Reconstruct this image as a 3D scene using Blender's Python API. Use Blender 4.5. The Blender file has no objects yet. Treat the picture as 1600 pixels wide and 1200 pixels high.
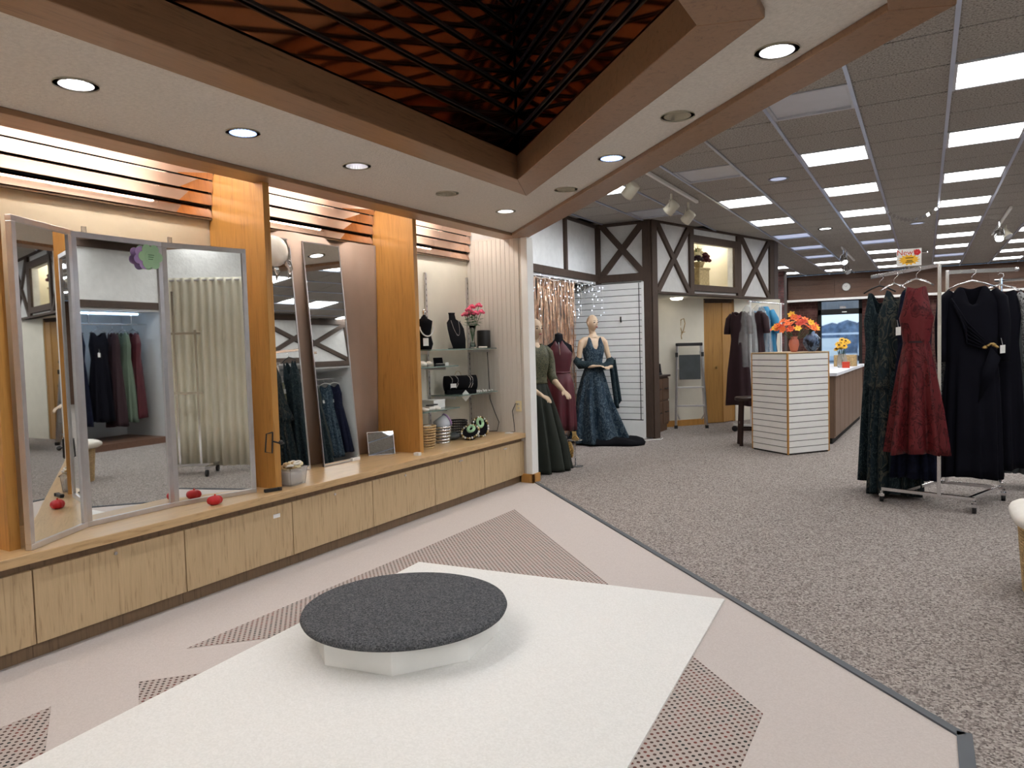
import bpy, bmesh, math, random
from mathutils import Vector, Matrix
R=math.radians; PI=math.pi
random.seed(7)
S=bpy.context.scene; COL=S.collection
# ---------------------------------------------------------------- camera
cam=bpy.data.cameras.new('camera'); co=bpy.data.objects.new('camera',cam); COL.objects.link(co)
cam.sensor_fit='HORIZONTAL'; cam.sensor_width=36; cam.lens=1122.85/1600*36; cam.clip_start=.05; cam.clip_end=400
yaw,pitch,roll=R(-29.9255),R(-2.9582),R(-1.5927)
f=Vector((math.sin(yaw)*math.cos(pitch),math.cos(yaw)*math.cos(pitch),math.sin(pitch)))
r=Vector((math.cos(yaw),-math.sin(yaw),0)); u=r.cross(f)
r2=r*math.cos(roll)+u*math.sin(roll); u2=-r*math.sin(roll)+u*math.cos(roll)
M=Matrix((r2,u2,-f)).transposed().to_4x4(); M.translation=(0,0,1.40); co.matrix_world=M
S.camera=co
# ---------------------------------------------------------------- sky, exposure
W=bpy.data.worlds.new('sky'); S.world=W; W.use_nodes=True
nt=W.node_tree; bg=nt.nodes['Background']
sky=nt.nodes.new('ShaderNodeTexSky'); sky.sky_type='HOSEK_WILKIE'; sky.turbidity=5; sky.ground_albedo=.4
sky.sun_direction=Vector((.3,-.5,.8)).normalized()
nt.links.new(sky.outputs[0],bg.inputs[0]); bg.inputs[1].default_value=6.0
S.view_settings.view_transform='Standard'; S.view_settings.look='None'; S.view_settings.gamma=1
S.view_settings.use_curve_mapping=False
S.view_settings.exposure=0.0
PANEL=15.0      # radiance of the ceiling light panels
TUBE=50.0       # fluorescent tubes in the cove
DOWN=27.0       # watts of a lit downlight
# ---------------------------------------------------------------- materials
def nodes(name):
    m=bpy.data.materials.new(name); m.use_nodes=True; t=m.node_tree
    return m,t,t.nodes['Principled BSDF']
def coords(t,scale=(1,1,1),rot=(0,0,0),out='Object'):
    tc=t.nodes.new('ShaderNodeTexCoord'); mp=t.nodes.new('ShaderNodeMapping')
    mp.inputs['Scale'].default_value=scale; mp.inputs['Rotation'].default_value=rot
    t.links.new(tc.outputs[out],mp.inputs['Vector']); return mp.outputs['Vector']
def ramp(t,fac,stops,interp='LINEAR'):
    c=t.nodes.new('ShaderNodeValToRGB'); c.color_ramp.interpolation=interp
    e=c.color_ramp.elements
    while len(e)<len(stops): e.new(.5)
    for k,(p,col) in enumerate(stops): e[k].position=p; e[k].color=(*col,1)
    t.links.new(fac,c.inputs['Fac']); return c.outputs['Color']
def noise(t,vec,scale,detail=4,rough=.55,dist=0):
    n=t.nodes.new('ShaderNodeTexNoise'); n.inputs['Scale'].default_value=scale; n.inputs['Detail'].default_value=detail
    n.inputs['Roughness'].default_value=rough; n.inputs['Distortion'].default_value=dist
    t.links.new(vec,n.inputs['Vector']); return n.outputs['Fac']
def bump(t,bs,h,strength=.3,dist=.01):
    b=t.nodes.new('ShaderNodeBump'); b.inputs['Strength'].default_value=strength; b.inputs['Distance'].default_value=dist
    t.links.new(h,b.inputs['Height']); t.links.new(b.outputs['Normal'],bs.inputs['Normal'])
def plain(name,col,rough=.6,metal=0,var=.06,scale=6,spec=.5,bmp=0,bscale=80,trans=0,alpha=1,sheen=0):
    m,t,b=nodes(name); v=coords(t)
    n=noise(t,v,scale)
    lo=[max(0,c*(1-var)) for c in col]; hi=[min(1,c*(1+var)) for c in col]
    t.links.new(ramp(t,n,[(.3,lo),(.7,hi)]),b.inputs['Base Color'])
    b.inputs['Roughness'].default_value=rough; b.inputs['Metallic'].default_value=metal
    b.inputs['Specular IOR Level'].default_value=spec
    if bmp: bump(t,b,noise(t,v,bscale,3),bmp)
    if trans: b.inputs['Transmission Weight'].default_value=trans
    if alpha<1: b.inputs['Alpha'].default_value=alpha
    if sheen: b.inputs['Sheen Weight'].default_value=sheen
    return m
def wood(name,c1,c2,grain=(14,14,1.1),rough=.42,scale=3,fine=60):
    m,t,b=nodes(name); v=coords(t,grain)
    n=noise(t,v,scale,5,.6,1.3)
    v2=coords(t,(grain[0]*6,grain[1]*6,grain[2]*2)); n2=noise(t,v2,fine/20,2)
    mx=t.nodes.new('ShaderNodeMath'); mx.operation='MULTIPLY_ADD'; mx.inputs[1].default_value=.35
    t.links.new(n2,mx.inputs[0]); t.links.new(n,mx.inputs[2])
    t.links.new(ramp(t,mx.outputs[0],[(.45,c2),(.62,c1),(.85,[min(1,x*1.12) for x in c1])]),b.inputs['Base Color'])
    b.inputs['Roughness'].default_value=rough; return m
def emit(name,col,strength):
    m,t,b=nodes(name); b.inputs['Base Color'].default_value=(*col,1)
    b.inputs['Emission Color'].default_value=(*col,1); b.inputs['Emission Strength'].default_value=strength
    b.inputs['Roughness'].default_value=.5
    return m
def carpet(name,stops,scale=95,b_=.6):
    m,t,b=nodes(name); v=coords(t)
    vo=t.nodes.new('ShaderNodeTexVoronoi'); vo.inputs['Scale'].default_value=scale
    t.links.new(v,vo.inputs['Vector'])
    sp=t.nodes.new('ShaderNodeSeparateColor'); t.links.new(vo.outputs['Color'],sp.inputs[0])
    n=noise(t,v,scale*.8,2)
    ad=t.nodes.new('ShaderNodeMath'); ad.operation='MULTIPLY_ADD'; ad.inputs[1].default_value=.55
    mm=t.nodes.new('ShaderNodeMath'); mm.operation='MULTIPLY'; mm.inputs[1].default_value=.45
    t.links.new(n,mm.inputs[0]); t.links.new(sp.outputs[0],ad.inputs[0]); t.links.new(mm.outputs[0],ad.inputs[2])
    t.links.new(ramp(t,ad.outputs[0],stops),b.inputs['Base Color'])
    b.inputs['Roughness'].default_value=.95; b.inputs['Specular IOR Level'].default_value=.1
    bump(t,b,ad.outputs[0],b_,.006); return m
def dots(name,base,scale=42):
    m,t,b=nodes(name); v=coords(t,(1,1,1),(0,0,R(45)))
    vo=t.nodes.new('ShaderNodeTexVoronoi'); vo.voronoi_dimensions='2D'; vo.inputs['Scale'].default_value=scale; vo.inputs['Randomness'].default_value=0
    t.links.new(v,vo.inputs['Vector'])
    v2=coords(t); n=noise(t,v2,16,2)
    dc=ramp(t,n,[(.35,(.03,.035,.035)),(.5,(.10,.06,.05)),(.62,(.20,.06,.05)),(.7,(.03,.05,.045))])
    mk=t.nodes.new('ShaderNodeMath'); mk.operation='LESS_THAN'; mk.inputs[1].default_value=.27
    t.links.new(vo.outputs['Distance'],mk.inputs[0])
    mx=t.nodes.new('ShaderNodeMix'); mx.data_type='RGBA'; mx.inputs['A'].default_value=(*base,1)
    t.links.new(mk.outputs[0],mx.inputs['Factor']); t.links.new(dc,mx.inputs['B'])
    t.links.new(mx.outputs['Result'],b.inputs['Base Color']); b.inputs['Roughness'].default_value=.95
    b.inputs['Specular IOR Level'].default_value=.1
    return m
def print_fabric(name,base,marks,scale=9,w=.035,rough=.75,stretch=(1,1,.6)):
    m,t,b=nodes(name); v=coords(t,stretch)
    n=noise(t,v,scale,3,.6,1.6)
    b2=[min(1,c*1.6+.005) for c in base]
    c=ramp(t,n,[(0,base),(.5-w,b2),(.5,marks),(.5+w,base),(.62,b2),(.66,marks),(.69,base)])
    t.links.new(c,b.inputs['Base Color']); b.inputs['Roughness'].default_value=rough; b.inputs['Specular IOR Level'].default_value=.2
    return m
def tile_mat():
    m,t,b=nodes('ceiling_tile'); v=coords(t)
    n=noise(t,v,75,4,.75)
    c=ramp(t,n,[(.36,(.10,.085,.075)),(.46,(.36,.335,.305)),(.6,(.50,.47,.43))])
    t.links.new(c,b.inputs['Base Color']); b.inputs['Roughness'].default_value=.95; bump(t,b,n,.6,.006); return m
def brick_mat(name,c):
    m,t,b=nodes(name); v=coords(t); n=noise(t,v,4,4)
    t.links.new(ramp(t,n,[(.3,[x*.5 for x in c]),(.5,c),(.72,[min(1,x*1.9+.03) for x in c])]),b.inputs['Base Color'])
    b.inputs['Roughness'].default_value=.85; return m
def bead_mat():
    m,t,b=nodes('beadboard'); v=coords(t); n=noise(t,coords(t,(60,60,.6)),2,2)
    t.links.new(ramp(t,n,[(.35,(.62,.575,.52)),(.7,(.71,.665,.61))]),b.inputs['Base Color']); b.inputs['Roughness'].default_value=.6; return m
MT=dict(
 carpet=carpet('speckled_carpet',[(.18,(.09,.075,.073)),(.36,(.21,.18,.168)),(.55,(.33,.29,.27)),(.8,(.48,.435,.405))],118),
 beige=carpet('beige_carpet',[(.1,(.53,.475,.45)),(.9,(.60,.545,.52))],160,.25),
 rug=carpet('white_rug',[(.1,(.74,.735,.71)),(.9,(.84,.835,.815))],140,.35),
 gray_pad=carpet('gray_felt_carpet',[(.15,(.035,.037,.042)),(.5,(.085,.088,.096)),(.85,(.15,.155,.165))],170,.5),
 dots=dots('dotted_inlay_carpet',(.45,.39,.36)),
 strip=plain('gray_rubber_strip',(.075,.085,.10),.55),
 oak=wood('pale_oak',(.52,.38,.22),(.31,.205,.105),(11,11,.9)),
 oak_top=wood('oak_counter',(.55,.37,.19),(.42,.26,.12),(13,1.0,13),.3),
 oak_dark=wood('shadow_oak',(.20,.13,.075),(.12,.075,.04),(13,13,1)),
 fin=wood('golden_oak',(.50,.25,.065),(.36,.165,.04),(11,11,.8),.35),
 trimY=wood('trim_oak_along',(.27,.15,.08),(.18,.098,.05),(14,.9,14),.4),
 trimD=wood('trim_oak_diagonal',(.26,.148,.082),(.175,.097,.052),(9,9,9),.4),
 walnut=wood('dark_timber',(.055,.033,.022),(.028,.016,.011),(12,12,2),.7),
 panel=wood('brown_panelling',(.13,.065,.04),(.07,.035,.022),(2,14,14),.5),
 plaster=plain('soffit_plaster',(.66,.62,.57),.9,var=.08,scale=60,bmp=.5,bscale=110),
 stucco=plain('white_stucco',(.66,.66,.65),.9,var=.06,scale=9,bmp=.5,bscale=25),
 cream=plain('cream_wall_paint',(.72,.62,.46),.8,var=.03),
 cream2=plain('warm_white_paint',(.74,.70,.60),.8,var=.03),
 taupe=plain('taupe_cloth',(.36,.26,.205),.8,var=.08,scale=3,sheen=.3),
 white=plain('white_laminate',(.87,.87,.85),.45,var=.03),
 whitewall=plain('white_wall',(.66,.67,.67),.8,var=.03),
 bead=bead_mat(), tile=tile_mat(),
 void=plain('dark_void',(.015,.014,.014),.9),
 bar=plain('bar_daylight_tint',(.50,.56,.70),.3,.6,var=.04),  # blue of reflected daylight put into the bar colour
 ledframe=plain('light_frame',(.55,.57,.62),.4,.3),
 lit=emit('lit_diffuser',(1,.995,.98),PANEL), off=plain('unlit_diffuser',(.60,.62,.68),.4,var=.03),
 dim=emit('dim_diffuser',(.62,.70,.95),.55),
 tube=emit('fluorescent_tube',(1,.93,.86),TUBE), led=emit('led_lamp',(.95,.97,1),14), ledblue=emit('cool_lamp_glass',(.45,.62,1.0),.9),
 bulbs=emit('string_bulb',(.72,.82,1),5),
 mirror=plain('mirror_glass',(.86,.88,.87),.015,1,var=.0),
 copper=plain('copper_mirror',(.62,.44,.36),.045,1,var=.05,scale=2),
 copperdark=plain('dark_copper_mirror',(.74,.46,.31),.05,1,var=.15,scale=1.5),
 black=plain('black_plastic',(.012,.012,.013),.5), velvet=plain('black_velvet',(.008,.008,.010),.95,spec=.1),
 alu=plain('brushed_aluminium',(.62,.60,.61),.3,.9,var=.05,scale=20), chrome=plain('chrome',(.75,.75,.76),.14,1,var=.02),
 red=plain('red_satin',(.55,.015,.02),.4), green=plain('leaf_green',(.03,.12,.03),.6), pink=plain('pink_petal',(.75,.10,.20),.6),
 paper=plain('white_paper',(.82,.82,.80),.7,var=.02), lgreen=plain('pale_green_card',(.42,.68,.42),.7), purple=plain('lilac_card',(.48,.32,.62),.7),
 glass=plain('clear_glass',(.92,.97,.95),.03,0,var=0,trans=1), plastic=plain('clear_plastic',(.93,.93,.94),.08,0,var=.02,trans=.85),
 film=plain('clear_garment_film',(.62,.64,.66),.12,0,var=.25,scale=14,alpha=.30,bmp=.8,bscale=18),
 glassedge=plain('green_glass',(.35,.48,.44),.08,0,trans=.6),
 skin=plain('mannequin_skin',(.60,.44,.30),.5,var=.03), lips=plain('lip_paint',(.28,.05,.05),.5), eye=plain('eye_paint',(.05,.035,.03),.4),
 tealprint=print_fabric('teal_floral',(.004,.011,.016),(.038,.06,.065),12,.04),
 blueprint=print_fabric('blue_floral',(.006,.016,.028),(.085,.12,.145),11,.045),
 camo=print_fabric('teal_khaki_floral',(.005,.012,.016),(.075,.075,.062),9,.045),
 burg=print_fabric('burgundy_brocade',(.078,.008,.010),(.022,.003,.005),8,.022,.45),
 wine=plain('wine_satin',(.072,.007,.014),.5,var=.2), maroon=plain('dark_maroon',(.022,.005,.009),.8),
 navyblack=plain('black_navy_jersey',(.004,.004,.008),.85,var=.15,spec=.12), navy=plain('navy_lace',(.006,.008,.022),.8,var=.4,scale=30,spec=.15),
 speck=print_fabric('black_white_speckle',(.012,.012,.014),(.6,.6,.6),45,.07,.7,(1,1,1)),
 olive=plain('olive_chiffon',(.015,.020,.014),.75,var=.15), sequin=print_fabric('olive_sequin',(.022,.026,.016),(.17,.155,.09),34,.06,.4,(1,1,1)),
 sage=plain('sage_cloth',(.10,.14,.10),.75), bluecloth=plain('royal_blue_cloth',(.012,.05,.11),.7), grayc=plain('slate_gray_chiffon',(.055,.065,.07),.7,var=.15),
 skyblue=plain('sky_blue_cloth',(.02,.20,.38),.6), ivory=plain('ivory_curtain',(.80,.77,.64),.85,var=.03),
 gold=plain('antique_gold',(.36,.24,.09),.35,.9,var=.3,scale=60), copperfoil=plain('copper_foil',(.80,.50,.34),.32,.9,var=.35,scale=25),
 orange=plain('orange_petal',(.85,.16,.02),.6), yellow=plain('yellow_petal',(.90,.50,.03),.6), redor=plain('scarlet_petal',(.62,.05,.02),.6),
 terracotta=plain('salmon_glaze',(.70,.23,.15),.3), stone=plain('sandstone',(.42,.32,.16),.9,var=.3,scale=30),
 creamflower=plain('cream_petal',(.78,.68,.42),.7), darkred=plain('deep_red_petal',(.07,.006,.012),.7),
 bifold=wood('honey_door',(.40,.21,.06),(.30,.145,.04),(12,12,.6),.4), dresser=wood('brown_dresser',(.10,.05,.026),(.06,.03,.015),(12,12,1.5),.5),
 stool=plain('dark_stool_wood',(.03,.013,.009),.4), counter=wood('taupe_counter',(.20,.125,.085),(.14,.085,.055),(14,14,1),.45),
 brick=brick_mat('red_brick',(.085,.028,.024)), brick2=brick_mat('pale_brick',(.16,.075,.075)), mortar=plain('mortar',(.10,.08,.075),.95),
 wicker=plain('wicker',(.50,.35,.17),.7,var=.3,scale=40), cloth=plain('white_cotton',(.80,.77,.71),.9,var=.04,bmp=.4,bscale=12),
 slot=plain('dark_slot',(.02,.02,.02),.8), off_white=plain('ivory_lamp_paint',(.62,.58,.47),.45),
 asphalt=plain('snowy_asphalt',(.62,.64,.68),.9), trees=plain('haze_tinted_foliage',(.15,.20,.29),.9,var=.5,scale=2), cladding=plain('pale_siding',(.78,.81,.88),.7),  # trees: bluish distance haze mixed into the foliage colour
 paleblue=plain('pale_blue_sign',(.35,.45,.62),.6),
)
# ---------------------------------------------------------------- mesh builder
class MB:
    def __init__(s): s.v=[]; s.f=[]
    def add(s,vs,fs):
        o=len(s.v); s.v+= [tuple(p) for p in vs]; s.f+=[tuple(i+o for i in q) for q in fs]; return s
    def box(s,x0,x1,y0,y1,z0,z1):
        x0,x1=sorted((x0,x1)); y0,y1=sorted((y0,y1)); z0,z1=sorted((z0,z1))
        return s.add([(x0,y0,z0),(x1,y0,z0),(x1,y1,z0),(x0,y1,z0),(x0,y0,z1),(x1,y0,z1),(x1,y1,z1),(x0,y1,z1)],
          [(0,3,2,1),(4,5,6,7),(0,1,5,4),(1,2,6,5),(2,3,7,6),(3,0,4,7)])
    def obox(s,c,ax,ay,az):   # centre and three half-axis vectors
        c=Vector(c);ax=Vector(ax);ay=Vector(ay);az=Vector(az)
        if ax.cross(ay).dot(az)<0: ax=-ax
        P=[c+a*ax+b*ay+d*az for d in(-1,1) for a,b in((-1,-1),(1,-1),(1,1),(-1,1))]
        return s.add(P,[(0,3,2,1),(4,5,6,7),(0,1,5,4),(1,2,6,5),(2,3,7,6),(3,0,4,7)])
    def beam(s,a,b,w,h,up=(0,0,1)):
        a=Vector(a);b=Vector(b);d=(b-a);l=d.length/2;d.normalize();up=Vector(up)
        sd=d.cross(up)
        if sd.length<1e-4: sd=Vector((1,0,0))
        sd.normalize(); n=sd.cross(d)
        return s.obox((a+b)/2,d*l,sd*w/2,n*h/2)
    def prism(s,poly,z0,z1):
        n=len(poly); ar=sum(poly[i][0]*poly[(i+1)%n][1]-poly[(i+1)%n][0]*poly[i][1] for i in range(n))
        if ar<0: poly=poly[::-1]
        vs=[(x,y,z0) for x,y in poly]+[(x,y,z1) for x,y in poly]
        return s.add(vs,[tuple(range(n))[::-1],tuple(range(n,2*n))]+[(i,(i+1)%n,n+(i+1)%n,n+i) for i in range(n)])
    def ring(s,outer,inner,z0,z1):   # same vertex count, both counterclockwise
        n=len(outer)
        vs=[(x,y,z) for z in(z0,z1) for P in(outer,inner) for x,y in P]
        F=[]
        for i in range(n):
            j=(i+1)%n
            F+=[(i,n+i,n+j,j),(2*n+i,2*n+j,3*n+j,3*n+i),(i,j,2*n+j,2*n+i),(n+i,3*n+i,3*n+j,n+j)]
        return s.add(vs,F)
    def loft(s,rings,cap=True,close=True):
        n=len(rings[0]); vs=[p for q in rings for p in q]; F=[]
        for k in range(len(rings)-1):
            for i in range(n if close else n-1):
                j=(i+1)%n; F.append((k*n+i,k*n+j,(k+1)*n+j,(k+1)*n+i))
        if cap and close: F+=[tuple(range(n))[::-1],tuple(range((len(rings)-1)*n,len(rings)*n))]
        return s.add(vs,F)
    def tube(s,pts,r,n=8,cap=True):
        pts=[Vector(p) for p in pts]; m=len(pts); rs=r if isinstance(r,(list,tuple)) else [r]*m
        rings=[]; t0=(pts[1]-pts[0]).normalized(); a=t0.orthogonal().normalized()
        for k in range(m):
            t=(pts[min(k+1,m-1)]-pts[max(k-1,0)]).normalized()
            a=(a-t*a.dot(t)).normalized(); b=t.cross(a)
            rings.append([pts[k]+(a*math.cos(2*PI*i/n)+b*math.sin(2*PI*i/n))*rs[k] for i in range(n)])
        return s.loft(rings,cap)
    def lathe(s,prof,n=20,c=(0,0,0),cap=True):
        return s.loft([[(c[0]+q*math.cos(2*PI*i/n),c[1]+q*math.sin(2*PI*i/n),c[2]+z) for i in range(n)] for q,z in prof],cap)
    def ball(s,c,rx,ry=None,rz=None,n=10,m=7):
        ry=ry or rx; rz=rz or rx
        pr=[(math.sin(PI*k/m),-math.cos(PI*k/m)) for k in range(m+1)]; pr[0]=(.02,-1); pr[-1]=(.02,1)
        return s.loft([[(c[0]+q*rx*math.cos(2*PI*i/n),c[1]+q*ry*math.sin(2*PI*i/n),c[2]+z*rz) for i in range(n)] for q,z in pr])
    def disc(s,c,nrm,r,h,n=20):
        c=Vector(c);nrm=Vector(nrm).normalized(); return s.tube([c,c+nrm*h],r,n)
    def mesh(s,name,smooth=False):
        me=bpy.data.meshes.new(name); me.from_pydata(s.v,[],s.f); me.validate(); me.update()
        if smooth:
            for p in me.polygons: p.use_smooth=True
        return me
    def build(s,name,mat,parent=None,smooth=False,bev=0,loc=None):
        me=s.mesh(name,smooth); me.materials.append(MT[mat] if isinstance(mat,str) else mat)
        o=bpy.data.objects.new(name,me); COL.objects.link(o)
        if parent: o.parent=parent
        if loc: o.location=loc
        if bev:
            b=o.modifiers.new('bevel','BEVEL'); b.width=bev; b.segments=2; b.limit_method='ANGLE'
        return o
def tag(o,label,cat,group=None):
    o['label']=label; o['category']=cat
    if group: o['group']=group
    return o
def struct(o,label=None):
    o['kind']='structure'
    if label: o['label']=label
    return o
def thing(name,label,cat,loc=(0,0,0),rz=0,group=None):
    o=bpy.data.objects.new(name,None); COL.objects.link(o); o.empty_display_size=.1
    o.location=loc; o.rotation_euler=(0,0,rz); return tag(o,label,cat,group)
def dup(o,parent=None):
    c=o.copy(); COL.objects.link(c); c.parent=parent
    for ch in list(o.children): dup(ch,c)
    return c
def inst(me,name,parent=None,loc=(0,0,0),rot=(0,0,0),sc=None,mat=None):
    o=bpy.data.objects.new(name,me); COL.objects.link(o); o.parent=parent; o.location=loc; o.rotation_euler=rot
    if sc: o.scale=sc
    if mat: o.material_slots[0].link='OBJECT'; o.material_slots[0].material=MT[mat]
    return o
def B(*a): return MB().box(*a)
# ================================================================ setting
CZ=3.18
fl=struct(B(-6,5.2,-7,22.6,-.1,0).build('floor','carpet'),'speckled gray beige carpet of the shop floor')
pf=struct(MB().prism([(-4.25,-4.4),(.10,-.56),(.10,2.872),(-3.5,6.46),(-4.25,6.46)],0,.006).build('floor','beige'),'smooth beige carpet of the fitting area')
for poly in ([(-3.05,5.28),(-3.05,2.12),(-1.47,3.70)],[(-1.25,3.45),(-.522,2.715),(-.515,.9),(-2.0,.9)],[(-2.927,1.8),(-2.4,2.35),(-2.4,1.46)],[(-3.044,1.503),(-3.044,.3),(-2.3,.9),(-2.3,1.07)]):
    MB().prism(poly,.006,.0085).build('carpet_inlay','dots',pf)
struct(MB().beam((-3.49,6.472,.006),(.115,2.867,.006),.035,.016).build('trim_1','strip'),'dark gray edging strip along the diagonal carpet joint')
struct(B(.098,.145,-.56,2.885,0,.014).build('trim_2','strip'),'dark gray edging strip turning at the carpet corner')
# left wall with the mirror bays
wl=struct(B(-4.31,-4.21,-7,6.5,0,3.3).build('wall_left','cream'),'cream wall behind the mirrors')
B(-4.21,-4.205,4.94,6.42,.515,2.4).build('wall_panel','cream2',wl)
ew=struct(B(-4.21,-3.50,6.432,6.53,0,2.53).build('wall_end','bead'),'white beadboard wall at the end of the bench')
x=-4.21; k=0
me=B(0,.0513,-.012,0,.0,2.5).mesh('bead_board'); me.materials.append(MT['bead'])
while x<-3.58:
    o=inst(me,'bead_board',ew,(x,6.432,.01)); bv=o.modifiers.new('b','BEVEL'); bv.width=.002; bv.segments=1; x+=.0525
B(-3.545,-3.472,6.405,6.535,.09,2.5).build('corner_board','white',ew,bev=.004)
struct(MB().box(-3.60,-3.455,6.385,6.42,.006,.095).box(-3.475,-3.455,6.385,6.545,.006,.095).build('baseboard_end','fin',bev=.003),'brown wooden baseboard at the foot of the beadboard wall')
# far setting
struct(B(-6,-5.9,-7,22.6,0,3.3).build('wall_outer_left','whitewall'))
struct(B(-6,5.2,-7.1,-7,0,3.3).build('wall_back','cream2'),'wall behind the camera')
struct(B(5.1,5.2,-7,22.6,0,3.3).build('wall_outer_right','whitewall'))
# ---- soffit over the fitting area
OUT=[(-3.757,-4.4),(.09,-.56),(.09,2.895),(-3.757,6.742)]
INN=[(-3.557,-3.917),(-.11,-.477),(-.11,2.812),(-3.557,6.259)]
WO=[(-2.535,-2.359),(-.477,-.301),(-.477,2.636),(-2.535,4.694)]
WI=[(-2.334,-1.871),(-.693,-.23),(-.693,2.565),(-2.334,4.206)]
sof=struct(MB().ring(OUT,WO,2.53,2.56).build('ceiling_soffit','plaster'),'textured plaster soffit over the fitting area')
DLXY=[(-3.035,1.742),(-3.02,2.567),(-3.01,3.405),(-3.02,4.379),(-3.03,5.238),(-.505,3.03),(-1.075,3.60),(-1.655,4.165),(-2.26,4.79),(-3.03,.9),(-3.03,.05),(-.2,2.0),(-.2,.6)]
def cut_holes(o,pts,rad,z0,z1):
    m=MB()
    for x,y in pts: m.lathe([(rad,z0),(rad,z1)],28,(x,y,0))
    c=m.build('cutter','void'); b=o.modifiers.new('holes','BOOLEAN'); b.object=c; b.solver='EXACT'
    bpy.context.view_layer.update(); me=bpy.data.meshes.new_from_object(o.evaluated_get(bpy.context.evaluated_depsgraph_get()))
    o.modifiers.clear(); o.data=me; bpy.data.objects.remove(c)
cut_holes(sof,DLXY,.066,2.5,2.6)
for i in range(4):
    j=(i+1)%4
    struct(MB().prism([OUT[i],OUT[j],INN[j],INN[i]],2.5,2.5299).build('trim_%d'%(3+i),'trimY' if i==3 else 'trimD',bev=.004),['oak board at the near soffit edge','oak board at the right soffit edge','oak board along the diagonal soffit edge','oak board along the soffit edge above the mirrors'][i])
    struct(MB().prism([WO[i],WO[j],WI[j],WI[i]],2.5,2.66).build('trim_%d'%(7+i),'trimY' if i==3 else 'trimD',bev=.004),['near oak frame of the ceiling well','right oak frame of the ceiling well','diagonal oak frame of the ceiling well','left oak frame of the ceiling well'][i])
# well lined with dark copper mirror slats
ww=struct(MB().ring([(-2.5,-2.3),(-.5,-.3),(-.5,2.63),(-2.5,4.62)],[(-2.42,-2.1),(-.6,-.27),(-.6,2.6),(-2.42,4.41)],2.66,3.9).build('wall_well','void'))
B(-2.6,-.4,-2.5,4.8,3.9,3.95).build('well_top','plaster',ww)
for i in range(4):
    j=(i+1)%4; a=Vector((*WI[i],0)); b=Vector((*WI[j],0)); d=(b-a).normalized(); n=Vector((-d.y,d.x,0))
    for k in range(9):
        z=2.672+k*.135
        MB().beam(a+Vector((0,0,z+.058))-n*.01,b+Vector((0,0,z+.058))-n*.01,.012,.117).build('mirror_slat','copperdark',ww)
        MB().beam(a+d*.03+n*.012+Vector((0,0,z+.124)),b-d*.03+n*.012+Vector((0,0,z+.124)),.012,.014).build('slat_rail','black',ww)
# outer faces of the soffit up to the ceiling, cove over the bench
struct(MB().beam((.08,2.885,2.87),(-3.757,6.722,2.87),.02,.62).build('wall_soffit_diagonal','stucco'))
struct(B(.07,.09,-.56,2.89,2.56,3.2).build('wall_soffit_right','stucco'))
struct(MB().beam((.08,-.57,2.87),(-3.757,-4.4,2.87),.02,.62).build('wall_soffit_near','stucco'))
cv=struct(MB().box(-3.757,-3.737,-4.4,6.74,2.56,2.93).box(-4.21,-3.737,-4.4,6.52,2.93,2.96).build('ceiling_cove','white'))
struct(B(-4.21,-3.757,6.43,6.53,2.53,3.18).build('wall_cove_end','stucco'))
# copper mirror slats above each bay, fins and tubes
FY=[1.684-1.6,1.684,3.257,4.887]; FX=[-3.69,-3.69,-3.675,-3.735]
BAY=[(FY[0]+.05,FY[1]),(FY[1]+.05,FY[2]),(FY[2]+.05,FY[3]),(FY[3]+.05,6.418)]
bayname=['nearest bay','mirror bay','drape bay','shelf bay']
for i,(y0,y1) in enumerate(BAY):
    t=thing('slat_valance','copper mirror slats above the '+['bay at the left picture edge','three-panel mirror','leaning mirrors','glass shelves'][i],'valance',(-4.2,y0,2.32),0,'copper slat valances')
    for k,(z,ti) in enumerate(((0,17),(.083,10),(.166,2),(.249,-6))):
        a=R(ti); h=.0375
        MB().obox((.022+.012*k,(y1-y0)/2,z+.038),(math.cos(a)*.004,0,math.sin(a)*.004),(0,(y1-y0)/2-.004,0),(-math.sin(a)*h,0,math.cos(a)*h)).build('slat','copper',t)
        B(.0,.012,.002,y1-y0-.002,z+.0765,z+.083).build('gap_strip','black',t)
    B(-.005,.0,0,y1-y0,-.005,.42).build('backing','black',t)
    B(.0,.028,.002,y1-y0-.002,-.012,-.002).build('bottom_edge','oak_dark',t)
    l=thing('fluorescent_lamp','fluorescent strip lamp hidden in the cove above the '+['bay at the left picture edge','three-panel mirror','leaning mirrors','glass shelves'][i],'lamp',(-3.93,(y0+y1)/2,2.66),0,'cove lamps')
    L=(y1-y0)/2-(.18 if i!=2 else .25)
    MB().tube([(0,-L,0),(0,L,0)],.018,12).build('tube','tube',l,True)
    for s in(-1,1): MB().tube([(0,s*L,0),(0,s*(L+.04),0)],.02,10).build('cap','alu',l)
    B(-.05,.05,-L-.05,L+.05,.035,.075).build('batten','white',l)
    for s in(-1,1): B(-.012,.012,s*(L+.02)-.012,s*(L+.02)+.012,-.02,.04).build('holder','white',l)
    B(-.01,.01,-.05,.05,.075,.27).build('hanger','white',l)
finlab=['golden oak divider fin beyond the left picture edge','golden oak divider fin at the left picture edge','golden oak divider fin between the three-panel mirror and the leaning mirrors','golden oak divider fin between the leaning mirrors and the glass shelves']
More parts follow.
